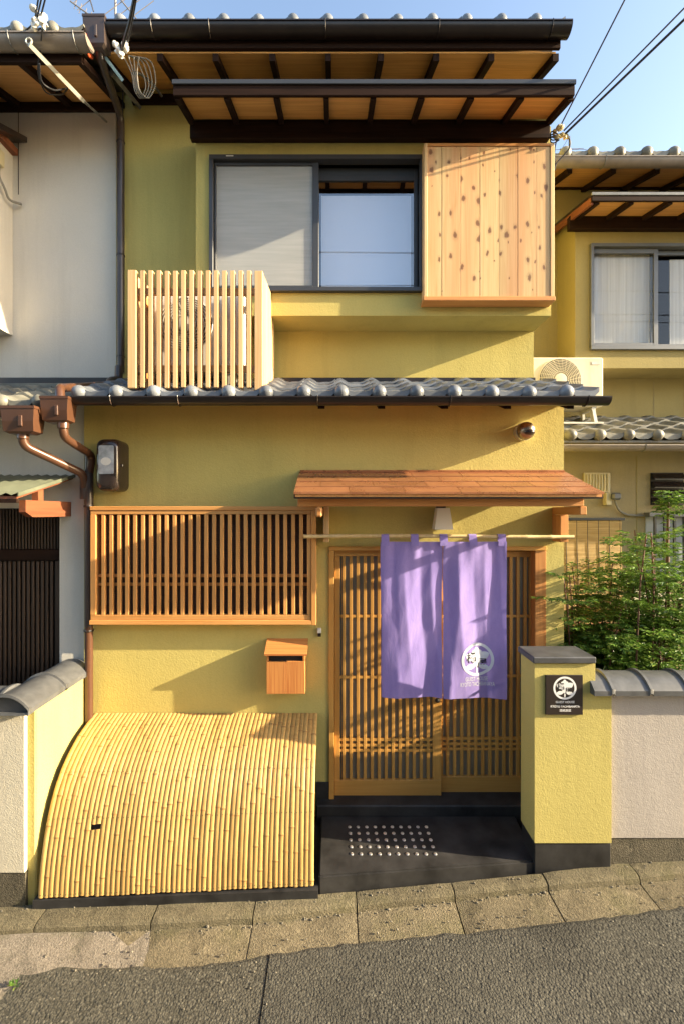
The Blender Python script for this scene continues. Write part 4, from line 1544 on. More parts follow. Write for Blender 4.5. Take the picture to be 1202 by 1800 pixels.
for (px, d, pyy) in ((112, 3.0, 746), (41, 2.96, 764)):
    obj('pipe_collar', MB().lathe((X(px, d), d, Z(pyy, d)), (0, 0, 1), [(.034, -.03), (.036, -.028), (.036, .02), (.034, .03)], 12), M['pipe'], lp, smooth=40)
for pyy in (890, 1108):
    obj('pipe_clip', MB().lathe((X(157, hy), hy, Z(pyy, hy)), (0, 0, 1), [(.036, -.008), (.038, 0), (.036, .008)], 12), M['gutter'], lp)
obj('pipe_junction', MB().lathe((X(150, hy), hy, Z(865, hy)), (0, 0, 1), [(.034, -.055), (.036, -.05), (.036, .05), (.034, .055)], 12), M['pipe_dark'], lp, smooth=40)

# ------------------------------------------------------------------ left neighbour
ln = thing('white_house', 'off-white stucco neighbour house with dark lattice door, at the left edge', 'house', (-3.5, 3.9, -.15))
L2 = 3.905
obj('upper_wall', MB().box(-7, XL - .006, L2, L2 + .14, 3.3, 6.4).box(-6.9, -6.8, L2 + .14, 9, 3.3, 6.4), M['stucco_white'], ln)
lwm = MB()
ldx1 = X(106, 3.41)
lwm.box(ldx1, XL - .006, 3.405, 3.55, -.2, 3.3)
lwm.box(-7, ldx1, 3.405, 3.55, Z(893, 3.41), 3.3)
obj('lower_wall', lwm, M['stucco_white'], ln)
obj('wall_joint', Bx(X(32, 3.9), X(32, 3.9) + .006, L2 - .003, L2 - .0005, 5.3, 6.2), M['gutter'], ln)
# dark lattice door
ld = obj('lattice_door', Bx(-4.2, ldx1 - .002, 3.47, 3.48, -.2, Z(893, 3.41) - .001), M['dark_room'], ln)
obj('door_head', Bx(-4.2, ldx1 - .001, 3.425, 3.469, Z(985, 3.43), Z(966, 3.43), .003), M['dark_x'], ld)
obj('stile', Bx(X(97, 3.43), ldx1 - .002, 3.43, 3.469, -.2, Z(986, 3.43), .003), M['dark_z'], ld)
s0 = None
for k in range(34):
    x = X(91 - 8.2 * k, 3.44)
    if s0 is None:
        s0 = obj('slat', Bx(x - .010, x + .010, 3.438, 3.460, -.18, Z(987, 3.43), .002), M['dark_z'], ld); xa = x
    else: dup(s0, ld, (x - xa, 0, 0))
s0 = None
for k in range(48):
    x = X(102 - 5.6 * k, 3.44)
    if s0 is None:
        s0 = obj('transom_slat', Bx(x - .006, x + .006, 3.438, 3.455, Z(965, 3.43), Z(895, 3.43), .0015), M['dark_z'], ld); xa = x
    else: dup(s0, ld, (x - xa, 0, 0))
# main eave
le = obj('main_roof', MB().sbox(-7, -1.86, 3.25, 5.965, 8.5, 8.05, 0, .05), M['tile_old'], ln)
tile_field(le, [X(93, 3.22) - .266 * i for i in range(5)], 3.22, Z(52, 3.22), math.radians(22), 2, .266, M['tile_old'], .050)
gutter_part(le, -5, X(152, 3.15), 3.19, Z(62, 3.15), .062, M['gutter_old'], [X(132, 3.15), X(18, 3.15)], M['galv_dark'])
soffit(le, [-4.2, -3.75, -3.28, -2.83, -2.36, -1.90], 3.26, 5.86, L2 - .002, 6.125, .05, .05, M['ply_old'], M['dark_y'])
obj('fascia', Bx(-7, -1.88, 3.235, 3.259, 5.80, 5.95), M['dark_x'], le)
obj('wall_plate', Bx(-7, -1.96, L2 - .03, L2 - .001, 6.04, 6.11), M['dark_x'], le)
# small bay at the picture's edge
bayx = -2.89
lb = obj('bay', MB().box(-4.6, bayx, 3.55, L2 - .001, Z(590, 3.9), Z(245, 3.9)), M['stucco_white'], ln)
obj('bay_roof', MB().sbox(-4.7, -2.76, 3.40, Z(205, 3.4), L2 - .001, Z(262, 3.9) + .08, -.02, .03), M['gutter'], lb)
obj('bay_beam', Bx(-4.6, -2.84, L2 - .30, L2 - .002, Z(274, 3.9), Z(262, 3.9) - .0, .004), M['redbeam_y'], lb)
# lower roof
lro = obj('lower_roof', MB().sbox(-7, -1.97, 3.06, Z(705, 3.03) - .07, L2 - .001, Z(705, 3.03) - .07 + .84 * .40, 0, .02), M['tile_old'], ln)
tile_field(lro, [X(69, 3.03) - .266 * i for i in range(5)], 3.03, Z(705, 3.03) - .012, sl_low, 4, .266, M['tile_old'], .052)
gutter_part(lro, -5, X(72, 2.96), 2.985, Z(720, 2.96), .045, M['pipe'], ends=True)
obj('ridge_tile', Bx(-5, -1.97, 3.80, 3.86, Z(686, 3.83), Z(675, 3.83), .006), M['tile_old'], lro)
obj('flashing', Bx(-5, -1.97, 3.861, L2 - .001, Z(676, 3.87), Z(664, 3.87), .003), M['gutter'], lro)
# door canopy
cx1 = -2.044
cf, zf, zb_ = 2.795, Z(869, 2.795), Z(836, 3.41)
lc = obj('door_canopy', MB().sbox(-5, cx1, cf, zf, 3.404, zb_, -.028, -.012), M['redbeam_y'], ln)
cm = MB()
nn = 60
vv = []
for k in range(nn + 1):
    x = -4.2 + (cx1 + .012 + 4.2) * k / nn
    h = .008 * math.cos(k * math.pi)
    vv += [(x, cf - .012, zf + h + .002), (x, 3.403, zb_ + h + .002)]
cm.add(vv, [(2 * k, 2 * k + 2, 2 * k + 3, 2 * k + 1) for k in range(nn)])
cm.sbox(cx1 + .0125, cx1 + .020, cf - .012, zf, 3.403, zb_, -.014, .012)
obj('corrugated_sheet', cm, M['corr'], lc)
obj('front_batten', Bx(-5, cx1 - .002, cf + .001, cf + .022, zf - .055, zf - .0285), M['dark_x'], lc)
obj('bracket_arm', MB().prism([(2.90, 2.51), (3.404, 2.51), (3.404, 2.395), (2.97, 2.395), (2.90, 2.43)], 'x', -2.105, -2.06), M['redbeam_y'], lc)
obj('bracket_block', Bx(-2.103, -2.058, 3.02, 3.075, 2.5105, zf + .06), M['redbeam_y'], lc)

jb = thing('junction_box', 'cream cable box with dangling wires on the white bay at the left edge', 'cable box', (-2.86, 3.75, 5.0))
obj('case', Bx(-2.889, -2.85, 3.70, 3.76, Z(292, 3.73), Z(264, 3.73), .006), M['beige'], jb)
obj('wires', MB().tube(bend([(-2.87, 3.72, Z(270, 3.7)), (-2.86, 3.70, Z(310, 3.7)), (-2.84, 3.74, Z(330, 3.74)), (-2.85, 3.80, Z(352, 3.8)), (-2.80, 3.885, Z(358, 3.88))], .05), .011, 6), M['cable_grey'], jb)

# ------------------------------------------------------------------ unseen house across the street, added to cut facade sky light, mirrored in glass
oh = thing('opposite_house', 'plain grey rendered house across the street, unseen, added to cut sky light on the facade', 'house', (0, -6.5, 0))
M['grey_render'] = stucco('grey_render', (.30, .28, .25), 60, .002)
obj('wall', Bx(-9, 9, -9.5, -4.6, -.5, 5.9), M['grey_render'], oh)
obj('roof', MB().prism([(-4.0, 5.75), (-7.05, 7.0), (-10.1, 5.75), (-10.1, 5.9), (-7.05, 7.15), (-4.0, 5.9)], 'x', -9.4, 9.4), M['tile_old'], oh)
for (x, z, w_, h_) in ((-6, 3.6, 1.8, 1.2), (-2, 3.6, 1.8, 1.2), (2, 3.6, 1.8, 1.2), (6, 3.6, 1.8, 1.2), (-5, .9, 2.4, 1.2), (0, .0, 1.7, 2.0), (5, .9, 2.4, 1.2)):
    wo = obj('window', MB().box(x - w_ / 2, x + w_ / 2, -4.62, -4.57, z, z + h_, .01), M['alu_grey'], oh)
    obj('pane', Bx(x - w_ / 2 + .06, x + w_ / 2 - .06, -4.568, -4.560, z + .06, z + h_ - .06), M['glass'], wo)

# ------------------------------------------------------------------ right neighbour
rn = thing('ochre_house', 'ochre stucco neighbour house set back behind the garden wall, at the right edge', 'house', (4.0, 4.8, .1))
R1, R2, RB_ = 4.36, 4.86, 4.50
obj('lower_wall', MB().box(1.86, 8, R1, R1 + .14, -.1, 3.2), M['stucco_low'], rn)
obj('upper_wall', MB().box(1.86, 8, R2, R2 + .14, 3.2, 6.3), M['stucco_old'], rn)
rbx = 2.52
rwx0, rwz0, rwz1 = X(1037, RB_), Z(614, RB_), Z(432, RB_)
rwx1 = rwx0 + 1.75
rbm = MB()
rz0, rz1 = Z(647, RB_), Z(375, RB_)
rbm.box(rbx, rwx0, RB_, RB_ + .06, rz0, rz1)
rbm.box(rwx1, 7, RB_, RB_ + .06, rz0, rz1)
rbm.box(rwx0, rwx1, RB_, RB_ + .06, rz0, rwz0)
rbm.box(rwx0, rwx1, RB_, RB_ + .06, rwz1, rz1)
rbm.box(rbx, rbx + .06, RB_ + .06, R2 - .001, rz0, rz1)
rbm.box(rbx + .06, 7, RB_ + .06, R2 - .001, rz0, rz0 + .05)
obj('bay_wall', rbm, M['stucco_old'], rn)
obj('bay_back', Bx(rbx + .061, 7, R2 - .03, R2 - .002, rz0 + .051, rz1), M['dark_room'], rn)
rwin = obj('sash_window', MB().box(rwx0, rwx1, RB_ + .05, RB_ + .059, rwz0 + .001, rwz0 + .012), M['alu_grey'], rn)
obj('window_frame', MB().box(rwx0 - .012, rwx1 + .01, RB_ - .03, RB_ + .04, rwz1 - .02, rwz1 + .012, .003).box(rwx0 - .012, rwx1 + .01, RB_ - .034, RB_ + .04, rwz0 - .012, rwz0 + .026, .003).box(rwx0 - .012, rwx0 + .022, RB_ - .03, RB_ + .04, rwz0 + .0265, rwz1 - .0205, .003).box(rwx1 - .022, rwx1 + .01, RB_ - .03, RB_ + .04, rwz0 + .0265, rwz1 - .0205, .003), M['alu_grey'], rwin)
rmx = X(1150, 4.52)
for (x0, x1, y) in ((rwx0 + .023, rmx + .03, RB_ + .012), (rmx - .02, rwx1 - .023, RB_ + .045)):
    z0, z1 = rwz0 + .027, rwz1 - .021
    s = MB()
    s.box(x0, x0 + .025, y, y + .025, z0, z1, .002).box(x1 - .045, x1, y, y + .025, z0, z1, .002).box(x0 + .025, x1 - .045, y, y + .025, z0, z0 + .045, .002).box(x0 + .025, x1 - .045, y, y + .025, z1 - .05, z1, .002)
    obj('sash', s, M['alu_grey'], rwin)
    obj('pane', Bx(x0 + .026, x1 - .046, y + .010, y + .014, z0 + .046, z1 - .051), M['glass_clear'], rwin)
obj('lace_curtain', Bx(rwx0 + .02, rmx + .02, RB_ + .075, RB_ + .083, rwz0, rwz1), M['lace'], rwin)
obj('lace_curtain', Bx(rmx + .20, rwx1, RB_ + .075, RB_ + .083, rwz0, rwz1 - .1), M['lace'], rwin)
# bay roof
RBY = 4.07
q0, q1 = Z(338, RBY), Z(353, RBY)
rbr = obj('bay_roof', MB().sbox(X(1040, RBY), 7, RBY + .01, q0 - .03, R2 - .001, q0 + .16, 0, .022), M['gutter'], rn)
obj('fascia', Bx(X(1040, RBY), 7, RBY, RBY + .022, q1, q0 - .03, .003), M['dark_x'], rbr)
obj('metal_edge', Bx(X(1040, RBY) - .004, 7, RBY - .006, RBY + .009, q0 - .029, q0, .002), M['galv_dark'], rbr)
obj('barge_board', MB().sbox(X(1040, RBY), X(1040, RBY) + .025, RBY + .023, q0 - .03, R2 - .001, q0 + .158, -.07, -.001), M['redbeam_y'], rbr)
soffit(rbr, [X(1048, 4.1), X(1108, 4.1), X(1176, 4.1), X(1243, 4.1), X(1310, 4.1)], RBY + .023, q1 + .03, 4.44, q1 + .11, .045, .045, M['ply_old'], M['dark_y'])
obj('beam', Bx(X(1000, 4.45), 7, 4.441, RB_ - .001, Z(404, 4.46), Z(381, 4.46), .004), M['dark_x'], rbr)
# main eave
rme = obj('main_roof', MB().sbox(1.88, 8, 4.33, Z(272, 4.33) - .035, 9, Z(272, 4.33) + 1.85, 0, .05), M['tile_old'], rn)
tile_field(rme, [X(993, 4.31) + .270 * i for i in range(9)], 4.30, Z(268, 4.31) - .012, math.radians(22), 2, .270, M['tile_old'], .058)
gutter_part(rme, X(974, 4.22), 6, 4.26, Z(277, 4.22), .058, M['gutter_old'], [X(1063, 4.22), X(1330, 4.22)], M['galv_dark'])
soffit(rme, [1.93 + .44 * i for i in range(7)], 4.33, Z(296, 4.33), R2 - .002, Z(296, 4.33) + .20, .05, .05, M['ply_old'], M['dark_y'])
obj('wall_plate', Bx(1.88, 7, R2 - .03, R2 - .001, Z(333, 4.85), Z(320, 4.85)), M['dark_x'], rme)
# lower roof
RLZ = Z(764, 3.98)
rlo = obj('lower_roof', MB().sbox(1.86, 8, 4.0, RLZ - .07, R2 - .001, RLZ - .07 + .86 * .39, 0, .02), M['tile_old'], rn)
tile_field(rlo, [X(1004, 3.98) + .2665 * i for i in range(8)], 3.98, RLZ - .012, math.atan(.39), 5, .2665, M['tile_old'], .054)
gutter_part(rlo, X(988, 3.9), 6, 3.94, Z(782, 3.9), .050, M['gutter_old'], [X(1133, 3.9)], M['galv_dark'])
for i in range(7):
    obj('ridge_tile', Bx(1.9 + .46 * i, 1.9 + .46 * i + .455, 4.78, 4.835, Z(745, 4.8), Z(734, 4.8), .005), M['tile_old'], rlo)
for (a, b, dd) in ((X(1120, 4.34), 1000, 0),):
    obj('wall_joint', Bx(a, a + .008, R1 - .004, R1 - .0005, 1.6, 3.0), M['stucco_old'], rn)
obj('wall_joint', Bx(X(1150, 4.84), X(1150, 4.84) + .006, R2 - .003, R2 - .0005, 3.45, 3.9), M['stucco_low'], rn)
# louvre window
lvx0, lvx1, lvz0, lvz1 = X(1142, R1), X(1200, R1), Z(888, R1), Z(831, R1)
lv = obj('louvre_window', Bx(lvx0, lvx1, R1 - .004, R1 - .001, lvz0, lvz1), M['black'], rn)
for k in range(4):
    zc = lvz0 + (lvz1 - lvz0) * (k + .5) / 4
    obj('louvre', MB().sbox(lvx0 + .006, lvx1 - .006, R1 - .055, zc - .03, R1 - .006, zc + .03, 0, .005), M['meter'], lv)
# barred window
gx0, gx1, gzz0, gzz1 = X(1133, R1), X(1260, R1), Z(1015, R1), Z(903, R1)
gw = obj('barred_window', Bx(gx0, gx1, R1 - .006, R1 - .001, gzz0, gzz1), plain('frosted_glass', (.36, .39, .42), .3, nscale=3), rn)
obj('top_rail', Bx(gx0 - .02, gx1, R1 - .09, R1 - .0065, gzz1 - .03, gzz1 + .012, .003), M['alu_grey'], gw)
b0 = None
for k in range(7):
    x = gx0 + .05 + .097 * k
    if b0 is None:
        b0 = obj('bar', Bx(x - .011, x + .011, R1 - .075, R1 - .055, gzz0, gzz1 - .031, .002), M['alu'], gw); xa = x
    else: dup(b0, gw, (x - xa, 0, 0))

vt = thing('wall_vent', 'cream ribbed vent cover on the ochre house, right of the copper canopy', 'vent cover', (X(1048, R1), R1, Z(866, R1)))
obj('backplate', Bx(X(1024, R1), X(1070, R1), R1 - .02, R1 - .001, Z(866, R1), Z(831, R1), .004), M['beige'], vt)
for k in range(8):
    x = X(1024, R1) + .03 + k * .029
    obj('rib', Bx(x - .006, x + .006, R1 - .032, R1 - .0205, Z(863, R1), Z(834, R1)), M['beige'], vt)
eb = thing('meter_box', 'small beige cable box with a grey hood and drooping wire on the ochre house', 'cable box', (X(1070, R1), R1, Z(888, R1)))
obj('case', Bx(X(1058, R1), X(1068, R1), R1 - .06, R1 - .001, Z(888, R1), Z(866.5, R1), .005), M['beige'], eb)
obj('hood', Bx(X(1066, R1), X(1081, R1), R1 - .10, R1 - .001, Z(879, R1), Z(866.5, R1), .015), M['alu_grey'], eb)
obj('wire', MB().tube(bend([(X(1074, R1), R1 - .05, Z(880, R1)), (X(1082, R1), R1 - .03, Z(896, R1)), (X(1097, R1), R1 - .02, Z(905, R1)), (X(1130, R1), R1 - .02, Z(907, R1)), (X(1165, R1), R1 - .02, Z(902, R1)), (X(1210, R1), R1 - .02, Z(905, R1))], .1), .010, 6), M['cable_grey'], eb)

sd = thing('reed_blind', 'golden reed blind hanging on the ochre house behind the shrub', 'blind', (X(1045, 4.3), 4.3, Z(1090, 4.3)))
sm = MB()
vv = []
n = 14
for k in range(n + 1):
    t_ = k / n
    vv += [(X(968, 4.28), 4.30 - .05 * t_ * t_, Z(914 + 178 * t_, 4.28)), (X(1094, 4.28), 4.30 - .05 * t_ * t_, Z(914 + 172 * t_, 4.28))]
sm.add(vv, [(2 * k, 2 * k + 1, 2 * k + 3, 2 * k + 2) for k in range(n)])
obj('reeds', sm, M['sudare'], sd)
obj('head_bar', Bx(X(965, 4.3), X(1097, 4.3), 4.29, R1 - .001, Z(915, 4.3), Z(910, 4.3), .003), M['alu'], sd)
for k in range(7):
    x = X(975 + 19 * k, 4.28)
    obj('cord', MB().tube([(x, 4.288 - .05 * (q / 6) ** 2 - .006, Z(914 + 172 * q / 6, 4.28)) for q in range(7)], .003, 4), M['cable'], sd)
# planter below the blind
pt = thing('planter_box', 'terracotta coloured planter trough behind the gate pillar, below the reed blind', 'planter', (X(1020, 4.0), 4.0, .1))
obj('trough', Bx(1.9, 2.7, 3.95, 4.25, .1, Z(1105, 4.0), .01), plain('terracotta', (.45, .22, .12), .8, nscale=8), pt)
hoop = MB()
for k in range(5):
    x = 1.95 + k * .16
    hoop.tube(bend([(x, 3.93, .6), (x, 3.93, Z(1112, 3.93) + .02), (x + .08, 3.93, Z(1112, 3.93) + .05), (x + .12, 3.93, Z(1112, 3.93)), (x + .12, 3.93, .6)], .04), .005, 5)
obj('wire_fence', hoop, M['cable'], pt)
# pale panel sunlit behind the shrub
pp = obj('garden_partition', Bx(X(1110, 4.2), X(1176, 4.2), 4.18, 4.22, .1, Z(1035, 4.2), .004), plain('pale_board', (.62, .55, .42), .8, nscale=5))
tag(pp, 'pale board standing behind the shrub, glimpsed through its stems', 'board')

ac2 = thing('air_conditioner', 'stained cream outdoor air conditioner standing on the ochre house lower roof', 'air conditioner', (2.4, 4.5, 3.33))
M['ac_old'] = stucco('stained_cream_paint', (.66, .61, .48), 8, .0002, .05, (.28, .25, .14))
aircon(ac2, X(930, 4.42), X(1060, 4.42), 4.42, 4.70, Z(714, 4.42), Z(628, 4.42), X(983, 4.42), Z(668, 4.42), 37 * 4.42 / F, M['ac_old'])
obj('badge', Bx(X(1039, 4.42), X(1053, 4.42), 4.417, 4.4195, Z(641, 4.42), Z(636, 4.42)), M['galv'], ac2)
lg = MB()
zt_ = Z(714.5, 4.42)
for x in (X(945, 4.42), X(1045, 4.42)):
    lg.box(x - .02, x + .02, 4.44, 4.68, zt_ - .03, zt_ - .001)
    lg.prism([(4.44, zt_ - .0305), (4.49, zt_ - .0305), (4.44, zt_ - .2), (4.39, zt_ - .2)], 'x', x - .016, x + .016)
    lg.box(x - .012, x + .012, 4.62, 4.66, zt_ - .12, zt_ - .0305)
lg.box(X(930, 4.4), X(1056, 4.4), 4.36, 4.385, Z(745, 4.37), Z(742, 4.37))
obj('stand', lg, M['galv'], ac2)

# ------------------------------------------------------------------ shrub behind the garden wall
sh = thing('garden_shrub', 'leafy green heavenly-bamboo shrub with many upright stems behind the garden wall', 'shrub', (2.35, 3.55, .1))
rl = random.Random(21)
fol = MB()


def leaflet(p, d, up_, L, Wd):
    d = d.normalized()
    s = d.cross(up_)
    if s.length < 1e-3: s = d.cross(Vector((1, 0, 0)))
    s.normalize()
    nrm = s.cross(d)
    tip = p + d * L - nrm * L * .15
    m1 = p + d * L * .42 + s * Wd * .5 + nrm * L * .05
    m2 = p + d * L * .42 - s * Wd * .5 + nrm * L * .05
    o = len(fol.v)
    fol.v += [tuple(p), tuple(m1), tuple(tip), tuple(m2)]
    fol.f.append((o, o + 1, o + 2, o + 3))
    fol.m.append(0)


def frond(p, d, L):
    """compound leaf: a drooping midrib with side ribs of leaflets"""
    nseg = 5
    up_ = Vector((0, 0, 1))
    for k in range(1, nseg + 1):
        t_ = k / nseg
        q = p + d * L * t_ - up_ * L * .30 * t_ * t_
        side = d.cross(up_)
        if side.length < .05: side = Vector((1, 0, 0))
        side.normalize()
        for sg in (-1, 1):
            dd = (d * .6 + side * sg * .9 + Vector((rl.uniform(-.3, .3), rl.uniform(-.3, .3), rl.uniform(-.35, .15)))).normalized()
            sub = L * .34 * (1.15 - t_ * .6)
            for j in range(1, 4):
                b = q + dd * sub * j / 3
                for s2 in (-1, 1):
                    ld_ = (dd * .8 + dd.cross(up_) * s2 * .8 + Vector((0, 0, rl.uniform(-.4, .2))))
                    leaflet(b, ld_, Vector((rl.uniform(-.4, .4), rl.uniform(-.4, .4), 1)).normalized(), rl.uniform(.034, .056), rl.uniform(.015, .023))
            leaflet(q + dd * sub, dd, up_, .045, .017)


stems = []
for k in range(36):
    bx_, by_ = rl.uniform(2.0, 2.95), rl.uniform(3.3, 3.95)
    H = rl.uniform(1.7, 2.2) if k > 12 else rl.uniform(1.1, 1.6)
    lean = Vector((rl.uniform(-.22, .22), rl.uniform(-.22, .12), 0))
    pts_ = []
    for j in range(7):
        t_ = j / 6
        pts_.append(Vector((bx_, by_, .1)) + lean * t_ ** 1.5 + Vector((.02 * mnoise.noise((k, t_ * 3, 0)), .02 * mnoise.noise((k, t_ * 3, 7)), H * t_)))
    stems.append(pts_)
    obj('stem', MB().tube(pts_, [.011 * (1 - .55 * j / 6) for j in range(7)], 6), M['twig'], sh, smooth=60)
    nf = rl.randint(16, 22)
    for j in range(nf):
        t_ = .34 + .66 * (j + rl.random()) / nf
        i = min(5, int(t_ * 6))
        p = pts_[i].lerp(pts_[i + 1], t_ * 6 - i)
        a = rl.uniform(0, 2 * math.pi)
        frond(p, Vector((math.cos(a), math.sin(a), rl.uniform(.1, .8))).normalized(), rl.uniform(.20, .34))
obj('foliage', fol, M['leaf'], sh, kind='stuff')

# taller thin shoot at the right
ts = thing('garden_sapling', 'tall thin twiggy shoot rising in front of the barred window, at the right edge', 'sapling', (X(1172, 3.7), 3.7, .1))
tp = [Vector((X(1180, 3.7), 3.7, .1)), Vector((X(1176, 3.7), 3.7, 1.2)), Vector((X(1172, 3.7), 3.7, Z(960, 3.7))), Vector((X(1171, 3.7), 3.68, Z(875, 3.7)))]
obj('trunk', MB().tube(tp, [.02, .017, .013, .006], 7), M['twig'], ts, smooth=60)
keep, fol = fol, MB()
for k in range(16):
    t_ = rl.uniform(.55, 1)
    p = tp[2].lerp(tp[3], (t_ - .55) / .45)
    a = rl.uniform(0, 6.28)
    for j in range(3):
        leaflet(p + Vector((rl.uniform(-.05, .05), rl.uniform(-.05, .05), 0)), Vector((math.cos(a + j), math.sin(a + j), rl.uniform(-.2, .5))), Vector((0, 0, 1)), .07, .03)
for k in range(8):
    frond(Vector((X(1215, 3.6) + rl.uniform(-.05, .05), 3.6 + rl.uniform(-.1, .1), Z(880, 3.6) + rl.uniform(-.1, .1))), Vector((-.8 + rl.uniform(-.3, .3), rl.uniform(-.5, .5), .2)).normalized(), .22)
obj('foliage', fol, M['leaf'], ts, kind='stuff')

# kerb weeds
for (px, pyy, lab) in ((617, 1576, 'small green weed sprouting from a kerb joint in front of the porch'), (24, 1728, 'small green weed in the gutter joint at the lower left corner')):
    gx, gd = gpt(px, pyy, -.02)
    fol = MB()
    for k in range(22):
        a = rl.uniform(0, 6.28)
        leaflet(Vector((gx + rl.uniform(-.02, .02), gd + rl.uniform(-.012, .012), gz(gx) - .03)), Vector((math.cos(a), math.sin(a), rl.uniform(.3, 1.5))), Vector((0, 0, 1)), rl.uniform(.018, .034), rl.uniform(.008, .013))
    wd = obj('weed', fol, M['leaf'])
    tag(wd, lab, 'weed')

# ------------------------------------------------------------------ wires, insulators, antennas
def insulators(t, c, n, seed, r=.022):
    q = random.Random(seed)
    for k in range(n):
        p = (c[0] + q.uniform(-.05, .05), c[1] + q.uniform(-.03, .03), c[2] + q.uniform(-.06, .06))
        ax = Vector((q.uniform(-1, 1), q.uniform(-1, 1), q.uniform(-.5, .5))).normalized()
        obj('insulator', MB().lathe(p, ax, [(r * .4, -.022), (r, -.016), (r * .75, -.004), (r * .75, .004), (r, .016), (r * .4, .022)], 10), M['porcelain'], t, smooth=40)


def loop(t, pts_, r, mat, name='cable_loop'):
    obj(name, MB().tube(bend(pts_, .2, 6), r, 6), mat, t, smooth=60)


def pp3(px, py_, d): return (X(px, d), d, Z(py_, d))


b1_ = thing('cable_bracket', 'pale steel arm with white insulators and looped wires, at the upper left corner', 'cable bracket', pp3(150, 185, 3.85))
obj('arm', MB().tube([pp3(52, 78, 3.08), pp3(148, 178, 3.45)], .019, 4), M['galv'], b1_)
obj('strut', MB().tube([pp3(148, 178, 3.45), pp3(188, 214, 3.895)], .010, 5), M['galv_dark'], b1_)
obj('eye', MB().tube([(X(53, 3.1) + .022 * math.cos(a * .7), 3.09, Z(75, 3.1) + .022 * math.sin(a * .7)) for a in range(10)], .006, 5), M['galv'], b1_)
insulators(b1_, pp3(69, 34, 3.05), 7, 3, .021)
for q in ([(60, 42), (38, 60), (40, 95), (55, 108), (72, 110)], [(72, 50), (55, 60), (52, 95), (66, 115), (76, 100)], [(75, 52), (72, 80), (66, 130), (80, 165), (110, 168), (120, 155)], [(70, 112), (72, 145), (95, 160), (118, 155)]):
    loop(b1_, [pp3(a, b, 3.08 + .1 * i) for i, (a, b) in enumerate(q)], .0055, M['cable'])
for (a, b) in (((66, 30), (82, -40)), ((72, 30), (90, -40)), ((62, 35), (74, -40))):
    obj('cable', MB().tube([pp3(a[0], a[1], 3.05), pp3(b[0], b[1], 2.9), pp3(b[0] + 60, b[1] - 260, 2.2)], .0052, 6), M['cable'], b1_)

b2_ = thing('cable_bracket', 'dark arm with a pale blue stripe and white insulators beside the top rain hopper', 'cable bracket', pp3(245, 188, 3.88))
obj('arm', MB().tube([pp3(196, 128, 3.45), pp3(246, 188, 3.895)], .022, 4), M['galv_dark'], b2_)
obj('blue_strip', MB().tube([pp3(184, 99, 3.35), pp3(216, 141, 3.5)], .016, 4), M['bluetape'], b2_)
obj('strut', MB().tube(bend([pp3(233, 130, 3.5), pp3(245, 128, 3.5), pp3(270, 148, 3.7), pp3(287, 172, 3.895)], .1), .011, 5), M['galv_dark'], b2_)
insulators(b2_, pp3(215, 87, 3.3), 7, 9, .021)
obj('cable', MB().tube([pp3(213, 92, 3.3), pp3(228, 40, 3.1), pp3(242, -30, 2.9), pp3(275, -260, 2.2)], .011, 6), M['cable'], b2_)
obj('cable', MB().tube([pp3(224, 82, 3.3), pp3(236, 20, 3.05), pp3(250, -60, 2.8)], .006, 6), M['cable'], b2_)
for k in range(4):
    o_ = k * 9 - 4
    loop(b2_, [pp3(226, 98, 3.32), pp3(246 + o_, 104, 3.35), pp3(262 + o_ * .6, 150, 3.42), pp3(250 + o_ * .5, 176, 3.45), pp3(238 + o_ * .3, 160, 3.4), pp3(234 + o_ * .3, 128, 3.36), pp3(222 + o_, 100, 3.32)], .0045, M['cable_grey'])
obj('drop_wire', MB().tube([pp3(217, 150, 3.8), pp3(216, 205, 3.89), pp3(216, 420, 3.89)], .006, 5), M['cable'], b2_)

b3_ = thing('cable_bracket', 'cluster of yellowed insulators with black wires at the right end of the bay roof', 'cable bracket', pp3(985, 238, 3.5))
M['porc_old'] = plain('yellowed_porcelain', (.55, .47, .25), .35, nscale=30, namp=.3)
q = random.Random(5)
for k in range(8):
    p = pp3(984 + q.uniform(-10, 10), 232 + q.uniform(-12, 12), 3.47 + q.uniform(-.03, .03))
    obj('insulator', MB().lathe(p, (q.uniform(-1, 1), q.uniform(-1, 1), q.uniform(-1, 1)), [(.008, -.018), (.019, -.012), (.013, 0), (.019, .012), (.008, .018)], 9), M['porc_old'], b3_, smooth=40)
obj('pin', MB().tube([pp3(962, 243, 3.56), pp3(984, 236, 3.48)], .007, 5), M['galv_dark'], b3_)
for k in range(3):
    cxk, cyk = 970 + k * 3, 236 + k * 5
    loop(b3_, [pp3(980, cyk, 3.48), pp3(968, cyk - 6, 3.48), pp3(966, cyk + 4, 3.5), pp3(973, cyk + 6, 3.48), pp3(982, cyk, 3.48)], .0045, M['cable'])
loop(b3_, [pp3(994, 236, 3.47), pp3(1002, 248, 3.47), pp3(1000, 262, 3.5), pp3(976, 288, 3.52), pp3(973, 300, 3.53)], .006, M['cable'])
loop(b3_, [pp3(978, 245, 3.48), pp3(974, 262, 3.5), pp3(975, 300, 3.53)], .005, M['cable'])


def ext(a, b, f): return tuple(a[i] + (b[i] - a[i]) * f for i in range(3))


def overhead(label, p0, p1, r, f=5.0, sag=.0):
    pts_ = [ext(p0, p1, f * k / 14) for k in range(15)]
    pts_ = [(p[0], p[1], p[2] - sag * 4 * (k / 14) * (1 - k / 14)) for k, p in enumerate(pts_)]
    o = obj('overhead_cable', MB().tube(pts_, r, 6), M['cable'], smooth=60)
    tag(o, label, 'cable', 'cables in the sky')


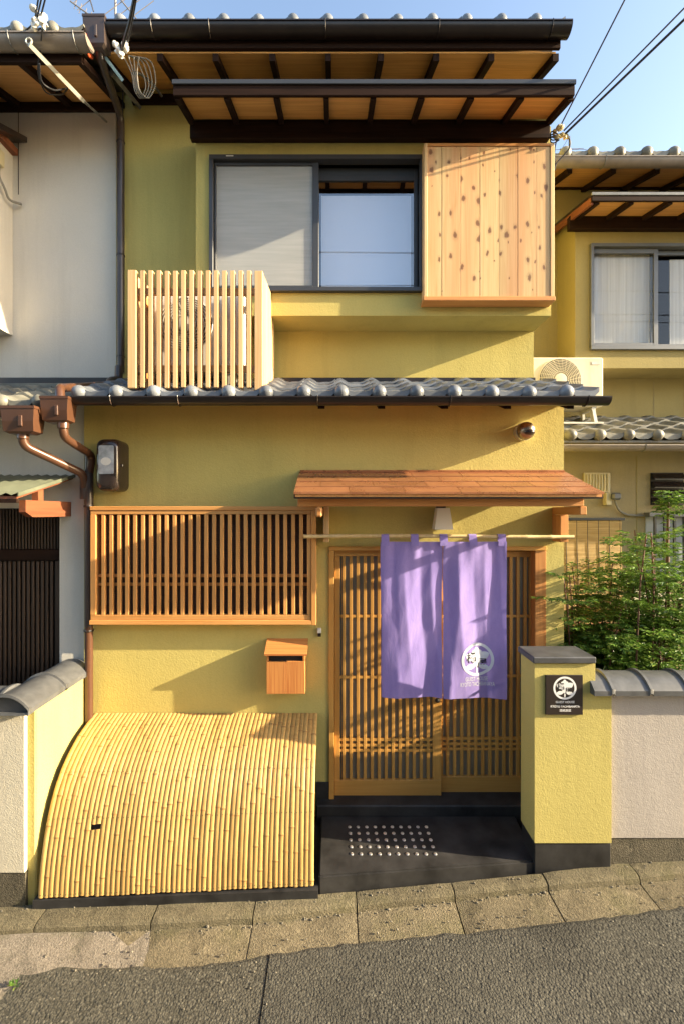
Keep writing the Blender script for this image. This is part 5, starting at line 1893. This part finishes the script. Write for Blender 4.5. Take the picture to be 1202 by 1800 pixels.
overhead('single black cable rising steeply in the sky to the right of the roofs', pp3(984, 222, 3.46), pp3(1097, 0, 2.9), .006)
overhead('upper black cable of the pair slanting to the upper right corner', pp3(990, 230, 3.46), pp3(1202, 14, 3.0), .006)
overhead('lower and thicker black cable of the pair slanting to the upper right corner', pp3(992, 236, 3.46), pp3(1202, 34, 3.0), .009)


for (zc, yc, tl, lb) in ((8.05, -3.2, .0, 'lowest'), (8.25, -3.3, .006, 'middle'), (8.9, -3.0, -.01, 'highest')):
    o = obj('overhead_cable', MB().tube([(-30 + 4 * k, yc, zc + tl * (-30 + 4 * k) - .25 * math.sin(math.pi * k / 15)) for k in range(16)], .014, 5), M['cable'], smooth=60)
    tag(o, lb + ' of three black cables strung along the street, mirrored in the upper window', 'cable', 'cables along the street')
sl2 = thing('spot_lamp', 'tiny grey lamp with a round lens on the ochre wall beside the knotty shutter box', 'lamp', pp3(980, 322, 4.84))
obj('lamp_head', MB().lathe(pp3(984, 321, 4.78), (.5, -1, -.2), [(.018, -.03), (.026, -.02), (.032, .02), (.026, .028)], 12), M['steel'], sl2, smooth=40)
obj('lamp_arm', MB().tube([pp3(974, 322, 4.858), pp3(983, 321, 4.79)], .012, 6), M['galv'], sl2)


def antenna(label, boom, elems, r=.006, mast=None):
    t = thing('tv_antenna', label, 'antenna', boom[0])
    obj('boom', MB().tube([boom[0], boom[1]], r * 1.4, 6), M['antenna'], t)
    e_ = MB()
    for (f, d_, L) in elems:
        c = Vector(ext(boom[0], boom[1], f))
        v = Vector(d_).normalized() * L
        obj('element', MB().tube([c - v, c + v], r * .7, 5), M['antenna'], t)
    if mast: obj('mast', MB().tube(mast, .014, 6), M['antenna'], t)


antenna('short ribbed antenna pointing up left behind the rain hopper', (pp3(124, 2, 5.2)), [], ) if False else None
antenna('short ribbed antenna slanting behind the dark rain hopper', (pp3(124, 2, 5.2), pp3(160, 28, 5.2)), [(.25, (.3, 0, 1), .05), (.5, (.3, 0, 1), .06), (.75, (.3, 0, 1), .05), (1, (.3, 0, 1), .05)])
antenna('wide rod antenna on a mast above the roof tiles, at the top left', (pp3(205, -10, 5.2), pp3(246, 40, 5.2)), [(.25, (1, 0, .75), .3), (.5, (1, 0, .75), .32), (.75, (1, 0, .75), .30)], mast=[pp3(203.5, -40, 5.25), pp3(203.5, 50, 5.25)])
antenna('faint rods of an antenna above the rain hopper', (pp3(150, -30, 5.3), pp3(165, 20, 5.3)), [(.3, (1, 0, .8), .22), (.6, (1, 0, .8), .2)])
antenna('small rod antenna over the ochre house roof', (pp3(983, 262, 6.5), pp3(1016, 262, 6.5)), [(.1, (0, 1, 0), .2), (.5, (1, 0, .05), .22), (.9, (1, 0, -.05), .15)], r=.005, mast=[pp3(1000, 240, 6.5), pp3(1000, 285, 6.5)])
